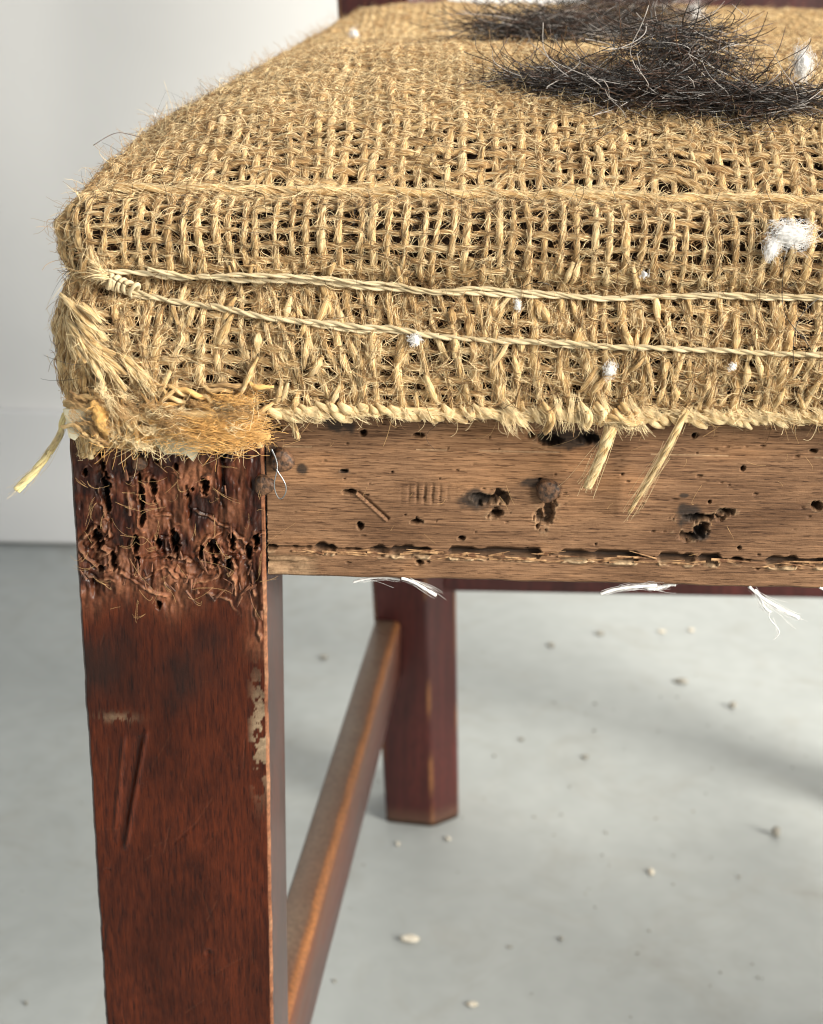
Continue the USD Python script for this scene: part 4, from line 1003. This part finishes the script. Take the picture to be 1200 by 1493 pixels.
# hanging yarn ends
def hank(pts, r0, r1, material, strands=3, n=40, label=None, fib=None, fuzz=60):
    P = smooth_path(pts, n); s = np.linspace(0, 1, n); r = r0 + (r1 - r0) * s
    T, N, B = frames(P)
    tot = np.linalg.norm(np.diff(P, axis=0), axis=1).sum(); parts = []
    for k in range(strands):
        a = 2 * np.pi * k / strands + s * tot * 420
        c = P + (N * np.cos(a)[:, None] + B * np.sin(a)[:, None]) * (r * 0.55)[:, None]
        parts.append(tube(c, r * 0.62 * (0.9 + 0.2 * noise(np.stack([s * 30, 0 * s, 0 * s + k], -1))), 6))
    m = merge(parts); path = obj('loose_yarn_end', m[:2], material, BURLAP, smooth=True, uv=m[2], label=label)
    if fib is not None and fuzz:
        pts_, w_ = lock(P[0], P[-1], (P[n // 2] - (P[0] + P[-1]) / 2), fuzz, r0 * 0.9, 0.00004, tip=1.5, wave=0.1)
        curves('loose_fibre', pts_, w_, fib, path, kind='stuff')


hank([at_y(1000, 598, -0.0085), at_y(980, 640, -0.0085), at_y(952, 690, -0.006), at_y(918, 746, -0.002)], 0.00085, 0.0005, YARN, label='long thin yarn end hanging over the rail', fib=FIB_PALE, fuzz=30)
hank([at_y(892, 622, -0.009), at_y(880, 655, -0.009), at_y(868, 685, -0.0075), at_y(856, 710, -0.006)], 0.0013, 0.0010, YARN, strands=4, label='thick short yarn end hanging over the rail', fib=FIB_PALE, fuzz=60)
hank([at_y(882, 615, -0.009), at_y(893, 608, -0.010), at_y(912, 612, -0.010), at_y(925, 600, -0.009)], 0.0010, 0.0011, YARN, label='frayed burlap loop at the hem', fib=FIB_PALE, fuzz=40)
hank([at_y(895, 600, -0.009), at_y(905, 610, -0.0105), at_y(918, 616, -0.0105), at_y(934, 612, -0.009)], 0.0011, 0.0007, YARN, label='frayed yarn end curling at the hem', fib=FIB_PALE, fuzz=40)
hank([at_y(100, 596, 0.000), at_y(90, 618, 0.002), at_y(86, 638, 0.004), at_y(76, 654, 0.004), at_y(58, 678, 0.004), at_y(24, 714, 0.004)], 0.0006, 0.0010, PALE_END, label='pale yarn end hanging free left of the leg', fib=FIB_PALE, fuzz=50)
# fraying along the hem left of the thick end
groups = []
for k in range(26):
    x0 = RNG.uniform(730, 930)
    groups.append(lock(at_y(x0, RNG.uniform(570, 600), -0.008), at_y(x0 + RNG.normal(12, 16), RNG.uniform(608, 634), -0.0085), (0, -0.001, 0), 26, 0.0005, 0.00005))
for k in range(150):
    x0 = RNG.uniform(400, 1230)
    groups.append(lock(at_y(x0, RNG.uniform(590, 604), -0.0075), at_y(x0 + RNG.normal(14, 12), RNG.uniform(604, 616), -0.0075), (0, -0.001, 0), 12, 0.0004, 0.00005))
curves('frayed_tuft', np.vstack([g[0] for g in groups]), np.vstack([g[1] for g in groups]), FIB_PALE, BURLAP, kind='stuff')
for px in (790, 845, 868, 905):
    x0 = px
    hank([at_y(x0, 590, -0.0085), at_y(x0 + 12, 604, -0.010), at_y(x0 + RNG.uniform(-6, 20), RNG.uniform(618, 632), -0.008)], 0.0010, 0.0008, YARN, fib=FIB_PALE, fuzz=26)


# stitching twine across the front edge
def twine(pts, r, name, label, off, plies=2, mt=None, per=700):
    """pts in (px, py) on the front; follows the cloth with an offset outward"""
    pts = np.array(pts, float); n = 420
    s = np.linspace(0, 1, n); d = np.concatenate([[0], np.cumsum(np.linalg.norm(np.diff(pts, axis=0), axis=1))]); d /= d[-1]
    px, py = PchipInterpolator(d, pts[:, 0])(s), PchipInterpolator(d, pts[:, 1])(s)
    P = np.array([at_y(a, b, 0.0) for a, b in zip(px, py)])
    # push on to the cloth: surface outward distance at that height
    tt = np.linspace(0, TMAX, 400); zz = prof_z(tt)
    for _ in range(3):
        o = np.interp(-P[:, 2], -zz, prof_o(tt))
        P = np.array([at_y(a, b, -(k + off)) for a, b, k in zip(px, py, o)])
    P[:, 1] += 0.0005 * (noise(np.stack([P[:, 0] * 150, 0 * s, 0 * s], -1), 9) - 0.5)
    P[:, 2] += 0.0004 * (noise(np.stack([P[:, 0] * 120, 0 * s + 3, 0 * s], -1), 9) - 0.5)
    T, N, B = frames(P); L = np.concatenate([[0], np.cumsum(np.linalg.norm(np.diff(P, axis=0), axis=1))]); parts = []
    for k in range(plies):
        a = 2 * np.pi * k / plies + L * per
        parts.append(tube(P + (N * np.cos(a)[:, None] + B * np.sin(a)[:, None]) * r * 0.5, r * 0.62 * (0.9 + 0.2 * noise(np.stack([L * 400, 0 * L, 0 * L + k], -1))), 7))
    m = merge(parts); obj(name, m[:2], mt or TWINE, CHAIR, smooth=True, uv=m[2], label=label)


TW = 0.00060
twine([(152, 396), (200, 398), (260, 404), (300, 402), (345, 408), (420, 410), (520, 417), (600, 424), (720, 429), (800, 432), (900, 434), (1000, 433), (1100, 434), (1230, 434)], TW, 'stitching_twine', 'upper pale stitching twine in the pinched groove', 0.0024)
twine([(215, 392), (250, 398), (292, 404), (340, 400), (400, 402), (480, 407), (560, 414), (640, 424), (690, 421), (800, 428), (870, 436), (940, 433), (1060, 430), (1230, 433)], TW * 0.85, 'stitching_twine', 'upper stitching twine wound round its neighbour', 0.0030, per=600)
twine([(150, 412), (200, 427), (250, 438), (320, 447), (400, 465), (480, 472), (560, 478), (640, 490), (720, 497), (800, 499), (900, 505), (1000, 510), (1230, 517)], TW * 1.05, 'stitching_twine', 'lower pale twine running from the knot', 0.0019)
twine([(190, 433), (260, 439), (330, 452), (400, 464), (440, 472), (500, 480), (600, 486), (640, 488)], TW * 0.8, 'stitching_twine', 'lower twine, second strand near the knot', 0.0012)
twine([(725, 492), (780, 500), (830, 506), (870, 506), (940, 511)], TW * 0.75, 'stitching_twine', 'short loop of lower twine at the middle of the front', 0.0012)
ue = np.arange(0.008, XR - 0.02, 0.0006)
ve = 0.0094 - 0.010 * np.clip(ue, 0, 0.18) * 0.12 + 0.0012 * (noise(np.stack([ue * 60, 0 * ue, 0 * ue], -1), 3) - 0.5)
Pe, Ne = cloth(ue, ve, 0.0017 + 0.0004 * noise(np.stack([ue * 90, 0 * ue, 0 * ue + 5], -1)))
parts = []
for k in range(2):
    a = np.pi * k + ue * 260
    T, N, B = frames(Pe, Ne)
    parts.append(tube(Pe + (N * np.cos(a)[:, None] + B * np.sin(a)[:, None]) * 0.00045, 0.00068 * (0.6 + 0.8 * noise(np.stack([ue * 190, 0 * ue, 0 * ue + k], -1))), 8, N))
m = merge(parts); obj('edge_stitch', m[:2], YARN, CHAIR, smooth=True, uv=m[2], label='thick jute stitch along the top edge of the roll')
Pf, Wf = yarn_fibres([('s', Pe, Ne, np.full(len(ue), 0.0010), (ue < 0.21) * 1.0, 0)], 5000, (0.003, 0.008), 0.00006, fly=0.2)
curves('loose_fibre', Pf, Wf, FIB_PALE, '/World/chair/edge_stitch', kind='stuff')
# the knot
kc = at_y(178, 416, -0.0060); parts = []
for k in range(5):
    a = np.linspace(0, 2 * np.pi, 40); tilt = RNG.normal(0.2, 0.7)
    ring = np.stack([0.0011 * np.cos(a + RNG.normal(0, 0.6)) * (0.6 + 0.1 * k) + 0.0011 * (k - 2) * 1.25, 0.0014 * np.sin(a), 0.0015 * np.cos(a + tilt) - 0.0005 * (k - 2)], -1) + kc
    parts.append(tube(ring, 0.00056 * (0.8 + 0.4 * RNG.random()), 7, caps=False))
m = merge(parts); obj('twine_knot', m[:2], TWINE, CHAIR, smooth=True, uv=m[2], label='pale twine knot near the left corner')
g = [lock(at_y(165, 408, -0.006), at_y(130, 402, -0.007), (0, -0.001, 0.001), 60, 0.0006, 0.00006, tip=2.5), lock(at_y(150, 400, -0.006), at_y(136, 376, -0.007), (0, -0.001, 0.001), 30, 0.0005, 0.00006, tip=2.5)]
curves('knot_fray', np.vstack([x[0] for x in g]), np.vstack([x[1] for x in g]), FIB_PALE, '/World/chair/twine_knot', kind='stuff')


# white threads under the rail
def thread(pts, r, y, label=None, fuzz=24):
    P = smooth_path([at_y(a, b, y + (c[0] if c else 0)) for a, b, *c in pts], 26)
    path = obj('white_thread', tube(P, r * (0.7 + 0.6 * noise(np.stack([np.arange(26) * 0.8, np.zeros(26), np.zeros(26) + pts[0][0]], -1))), 6)[:2], COTTON, CHAIR, smooth=True, label=label)
    if fuzz:
        a, w = lock(P[0], P[-1], P[13] - (P[0] + P[-1]) / 2, fuzz, r * 1.4, 0.00003, tip=1.6, wave=0.12); curves('thread_fibre', a, w, COTTON, path, kind='stuff')


thread([(515, 849), (535, 844), (560, 842), (583, 845)], 0.0003, 0.003)
thread([(585, 843), (605, 850), (622, 860), (636, 868)], 0.0004, 0.001)
thread([(876, 866), (905, 858), (935, 855), (958, 853)], 0.00042, 0.001)
thread([(938, 852), (955, 858), (970, 854), (985, 852)], 0.0005, 0.003)
thread([(1092, 855), (1112, 872), (1140, 889), (1165, 901)], 0.00042, 0.001)
thread([(1100, 860), (1112, 880), (1117, 888), (1124, 892)], 0.00034, 0.001)
thread([(1122, 892), (1127, 908), (1136, 920), (1128, 932)], 0.00010, 0.001, fuzz=4)
thread([(1195, 856), (1203, 860), (1212, 866)], 0.0004, 0.001)

# ------------------------------------------------------------------ loose things on the seat
def surf_at(px, py, h=0.0):
    """point where the pixel's ray meets the seat top (+h)"""
    ys = np.linspace(0.004, 0.40, 900); k = ray(px, py)
    pts = CAM + k[None] * ((ys - CAM[1]) / k[1])[:, None]
    z = cloth(pts[:, 0], ys)[0][:, 2] + h
    i = np.argmax(pts[:, 2] <= z)
    return pts[i]


def hair_clump(name, label, group, blobs, seed):
    """blobs: centre, half sizes (x, y, z), strand count per colour"""
    path = thing(name, label, 'horsehair', group)
    rng = np.random.default_rng(seed)
    sets = {'b': [], 'n': [], 'g': []}
    for c, hs, cnt, long_ in blobs:
        for key, fr in (('b', 0.60), ('n', 0.31), ('g', 0.09)):
            n = int(cnt * fr * 0.95)
            K = 20
            q = rng.normal(0, 1, (n, 3)); q = unit(q) * (rng.random((n, 1)) ** (1 / 2.2))
            p = c + q * hs
            L = rng.uniform(0.35, 1.25, n) * long_
            th = rng.normal(-0.1, 0.7, n) + np.where(rng.random(n) < 0.45, rng.uniform(-1.5, 1.5, n), 0); ph = rng.normal(0, 0.22, n)
            kap = rng.normal(0, 1.0, n) * 5.0 / long_; kap2 = rng.normal(0, 1.0, n) / long_
            s = np.linspace(-0.5, 0.5, K)[None] * L[:, None]
            ang = th[:, None] + kap[:, None] * s + 0.25 * np.sin(s * 500 + th[:, None] * 9); el = ph[:, None] + kap2[:, None] * s
            d = np.stack([np.cos(ang) * np.cos(el), np.sin(ang) * np.cos(el), np.sin(el)], -1)
            pts = np.cumsum(d * (L / (K - 1))[:, None, None], axis=1); pts += p[:, None] - pts[:, K // 2][:, None]
            fl = cloth(pts[..., 0].ravel(), pts[..., 1].ravel())[0][:, 2].reshape(n, K) + 0.0009
            low = pts[..., 2] < fl
            pts[..., 2] = np.where(low, fl + 0.25 * np.abs(pts[..., 2] - fl) * 0.4, pts[..., 2])
            sets[key].append((pts, np.broadcast_to(2 * 0.000095 * rng.uniform(0.6, 1.25, (n, 1)) * np.concatenate([np.ones(K - 2), [0.8, 0.5]])[None], (n, K))))
    for key, mt in (('b', HAIR_BLACK), ('n', HAIR_BROWN), ('g', HAIR_GREY)):
        curves('hair_strand', np.vstack([x[0] for x in sets[key]]), np.vstack([x[1] for x in sets[key]]), mt, path, kind='stuff')


c1 = surf_at(960, 172); c2 = surf_at(1100, 178); c3 = surf_at(830, 146); c4 = surf_at(1010, 140)
hair_clump('horsehair_clump', 'tangled black horsehair clump in front, in sharp focus on the burlap seat', None,
           [(c1 + (0, 0.012, 0.005), np.array([0.022, 0.012, 0.006]), 520, 0.042), (c2 + (0.002, 0.008, 0.004), np.array([0.020, 0.012, 0.005]), 420, 0.040),
            (c3 + (0.0, 0.012, 0.003), np.array([0.016, 0.010, 0.0035]), 320, 0.036), (c4 + (0, 0.02, 0.011), np.array([0.017, 0.010, 0.009]), 300, 0.038), (c1 + (0.002, 0.02, 0.018), np.array([0.010, 0.008, 0.006]), 60, 0.03)], 3)
d1, d2 = surf_at(800, 68), surf_at(930, 62)
hair_clump('horsehair_clump', 'blurred grey-black horsehair clump further back on the seat', None,
           [(d1 + (0, 0.02, 0.004), np.array([0.026, 0.016, 0.007]), 480, 0.05), (d2 + (0.0, 0.03, 0.008), np.array([0.026, 0.016, 0.010]), 480, 0.05)], 5)


def cotton(px, py, p, size, n, label, seed, stretch=(1, 1, 1)):
    path = thing('cotton_tuft', label, 'cotton fluff')
    rng = np.random.default_rng(seed); st_ = np.array(stretch, float)
    ico = trimesh.creation.icosphere(3); v = ico.vertices * (0.5 + 0.7 * fbm(ico.vertices * 2.2 + seed, 3))[:, None]
    obj('fluff_core', (p + v * size * 0.55 * st_, ico.faces), COTTON, path, smooth=True)
    q = unit(rng.normal(0, 1, (n, 3))) * rng.uniform(0.2, 0.75, (n, 1)); K = 8
    d = unit(q + rng.normal(0, 0.8, (n, 3))); s2 = unit(np.cross(d, rng.normal(0, 1, (n, 3)))); L = size * rng.uniform(0.4, 1.1, (n, 1)); t = np.linspace(0, 1, K)[None]
    a = rng.uniform(0, 6.28, (n, 1)); w = rng.uniform(3, 9, (n, 1))
    pts = p + (q[:, None] * size + d[:, None] * (L * t)[..., None] * 0.6 + s2[:, None] * (L * 0.35 * np.sin(w * t + a))[..., None]) * st_
    curves('fluff_fibre', pts, np.full((n, K), 2 * 0.00003), COTTON, path, kind='stuff')


def front_pt(px, py, off=0.002):
    tt = np.linspace(0, TMAX, 400); zz = prof_z(tt); P = at_y(px, py, 0)
    for _ in range(4):
        o = np.interp(-P[2], -zz, prof_o(tt)); P = at_y(px, py, -(o + off))
    return P


big = front_pt(1152, 342, 0.003)
cotton(0, 0, big, 0.0042, 420, 'large white cotton tuft caught on the right of the seat roll', 1, (1.5, 0.8, 1.0))
cotton(0, 0, front_pt(1125, 362, 0.003), 0.0026, 160, 'small white tail of cotton fluff just below the largest tuft', 2, (0.9, 0.8, 1.3))
cotton(0, 0, front_pt(605, 495, 0.0026), 0.0020, 120, 'white cotton bobble on the lower twine', 3)
cotton(0, 0, front_pt(889, 540, 0.0022), 0.0021, 110, 'white cotton wisp above the thick hanging yarn end', 4, (0.9, 0.8, 1.2))
cotton(0, 0, front_pt(755, 445, 0.0022), 0.0014, 80, 'tiny white cotton fleck between the two twines', 5, (0.8, 0.8, 1.4))
cotton(0, 0, front_pt(1068, 535, 0.0022), 0.0013, 60, 'tiny white cotton fleck under the lower twine at right', 6)
cotton(0, 0, front_pt(940, 400, 0.0022), 0.0012, 50, 'thin white cotton fleck on the roll above the upper twine', 7)
cotton(0, 0, surf_at(1168, 112, 0.003) + (0, 0, 0.003), 0.0042, 260, 'white cotton puff at the right end of the front horsehair', 8, (0.8, 1, 1.4))
cotton(0, 0, surf_at(785, 30, 0.004), 0.005, 160, 'white cotton wisp in the blurred rear horsehair', 9)
cotton(0, 0, surf_at(1010, 20, 0.006), 0.006, 160, 'white cotton wisp behind the front horsehair, near the splat', 12)
pp = at_y(226, 170, 0.10); cotton(0, 0, pp, 0.0016, 70, 'white cotton fleck on the left edge of the seat', 10, (0.8, 0.8, 1.5))
cotton(0, 0, surf_at(516, 50, 0.002), 0.003, 60, 'blurred white cotton fleck near the left chair post', 11)

# single black hairs on the front
def black_hair(pts, label, r=0.00009):
    P = smooth_path([front_pt(a, b, o) for a, b, o in pts], 40)
    m = tube(P, r, 5)
    x = obj('loose_hair', m[:2], HAIR_BLACK, '/World', smooth=True, label=label, category='hair')


black_hair([(1143, 366, .002), (1142, 400, .003), (1141, 440, .004), (1147, 462, .004), (1165, 486, .004), (1182, 510, .003)], 'long black hair hanging below the large cotton tuft')
black_hair([(1198, 432, .003), (1180, 446, .004), (1163, 470, .004), (1157, 500, .004), (1156, 550, .003)], 'curved black hair crossing both twines at the right')
black_hair([(757, 430, .002), (765, 418, .003), (780, 412, .003), (795, 413, .003), (806, 422, .002)], 'short curled black hair over the upper twine')
P = smooth_path([surf_at(860, 212, .001), surf_at(880, 198, .003), surf_at(905, 182, .004), surf_at(925, 172, .003)], 30)
obj('loose_hair', tube(P, 0.00008, 5)[:2], HAIR_BLACK, '/World', smooth=True, label='stray black hair lying in front of the horsehair clump', category='hair')
P = smooth_path([at_y(136, 212, 0.02), at_y(155, 200, 0.022), at_y(180, 194, 0.03), at_y(205, 200, 0.035)], 30)
obj('loose_hair', tube(P, 0.00008, 5)[:2], HAIR_BROWN, '/World', smooth=True, label='fine dark hair standing off the left seat corner', category='hair')


# crumbs on the floor
def crumb(name, px, py, size, label, mt, seed, st_=(1, 1, 1), category='crumb'):
    c = at_z(px, py, 0.0); ico = trimesh.creation.icosphere(2)
    v = ico.vertices * (0.55 + 0.8 * fbm(ico.vertices * 1.6 + seed, 2))[:, None] * size * np.array(st_); v[:, 2] -= v[:, 2].min()
    obj(name, (c + v, ico.faces), mt, '/World', label=label, category=category)


crumb('wood_chip', 597, 1373, 0.0035, 'pale wood chip on the floor in front of the back leg', CHIP, 3, (1.5, 0.7, 0.5), 'wood chip')
crumb('floor_crumb', 1131, 1219, 0.0030, 'largest grey grit crumb on the floor at right', GRIT, 5, (0.9, 0.9, 1.1))
crumb('floor_crumb', 949, 1273, 0.0022, 'white flake on the floor below the grey grit crumb', CHIP, 7, (0.8, 1.4, 0.5))
crumb('floor_crumb', 688, 1466, 0.0022, 'pale flake on the floor near the bottom edge', CHIP, 9, (1.3, 0.9, 0.4))
crumb('floor_crumb', 653, 1225, 0.0018, 'tiny pale crumb beside the back foot', CHIP, 11, (0.8, 1, 0.6))
crumb('floor_crumb', 580, 1232, 0.0016, 'tiny white speck before the back foot', CHIP, 12, (0.8, 1, 0.6))
crumb('floor_crumb', 993, 995, 0.0036, 'dark grit sliver on the floor in the seat shade', GRIT, 13, (1.4, 0.9, 0.4))
crumb('floor_crumb', 1068, 1032, 0.0025, 'small dark grit crumb in the seat shade', GRIT, 14)
crumb('floor_crumb', 803, 942, 0.0028, 'small dark grit crumb behind the back leg', GRIT, 15, (1, 1, 0.5))
crumb('floor_crumb', 875, 925, 0.0032, 'dark round speck of grit under the back stretcher', GRIT, 16, (1, 1, 0.4))
crumb('floor_crumb', 965, 922, 0.0024, 'pale fleck of plaster under the back stretcher', CHIP, 17, (1.3, 1, 0.4))
crumb('floor_crumb', 1008, 920, 0.0024, 'second pale fleck of plaster under the back stretcher, further right', CHIP, 18, (1, 1, 0.4))
crumb('floor_crumb', 818, 1371, 0.0012, 'tiny dark speck on the open floor', GRIT, 19)
crumb('floor_crumb', 853, 1105, 0.0022, 'small dark speck right of the back leg', GRIT, 20, (1, 1, 0.4))
crumb('floor_crumb', 472, 960, 0.0030, 'faint dark speck between front and back legs', GRIT, 21, (1, 1, 0.4))
crumb('floor_crumb', 760, 1079, 0.0018, 'smallest dark speck near the back leg', GRIT, 22, (1, 1, 0.4))

# fine wood dust and fluff shed under the seat: nobody could count it
dr = np.random.default_rng(21); parts = []
octa = trimesh.creation.icosphere(0)
for k in range(170):
    if k % 3:
        p = np.array([dr.normal(0.24, 0.12), dr.normal(0.42, 0.16), 0])
    else:
        p = np.array([dr.uniform(-0.15, 0.4), dr.uniform(0.1, 0.83), 0])
    sz = 0.0004 + 0.0009 * dr.random() ** 3
    v = octa.vertices * sz * dr.uniform(0.4, 1.3, 3) * np.array([1.3, 1.0, 0.5]); v = v + dr.normal(0, sz * 0.15, v.shape); v[:, 2] -= v[:, 2].min()
    parts.append((p + v, octa.faces))
m = merge(parts); obj('floor_dust', m[:2], GRIT, '/World', kind='stuff', label='fine dust and grit strewn over the grey floor', category='dust')
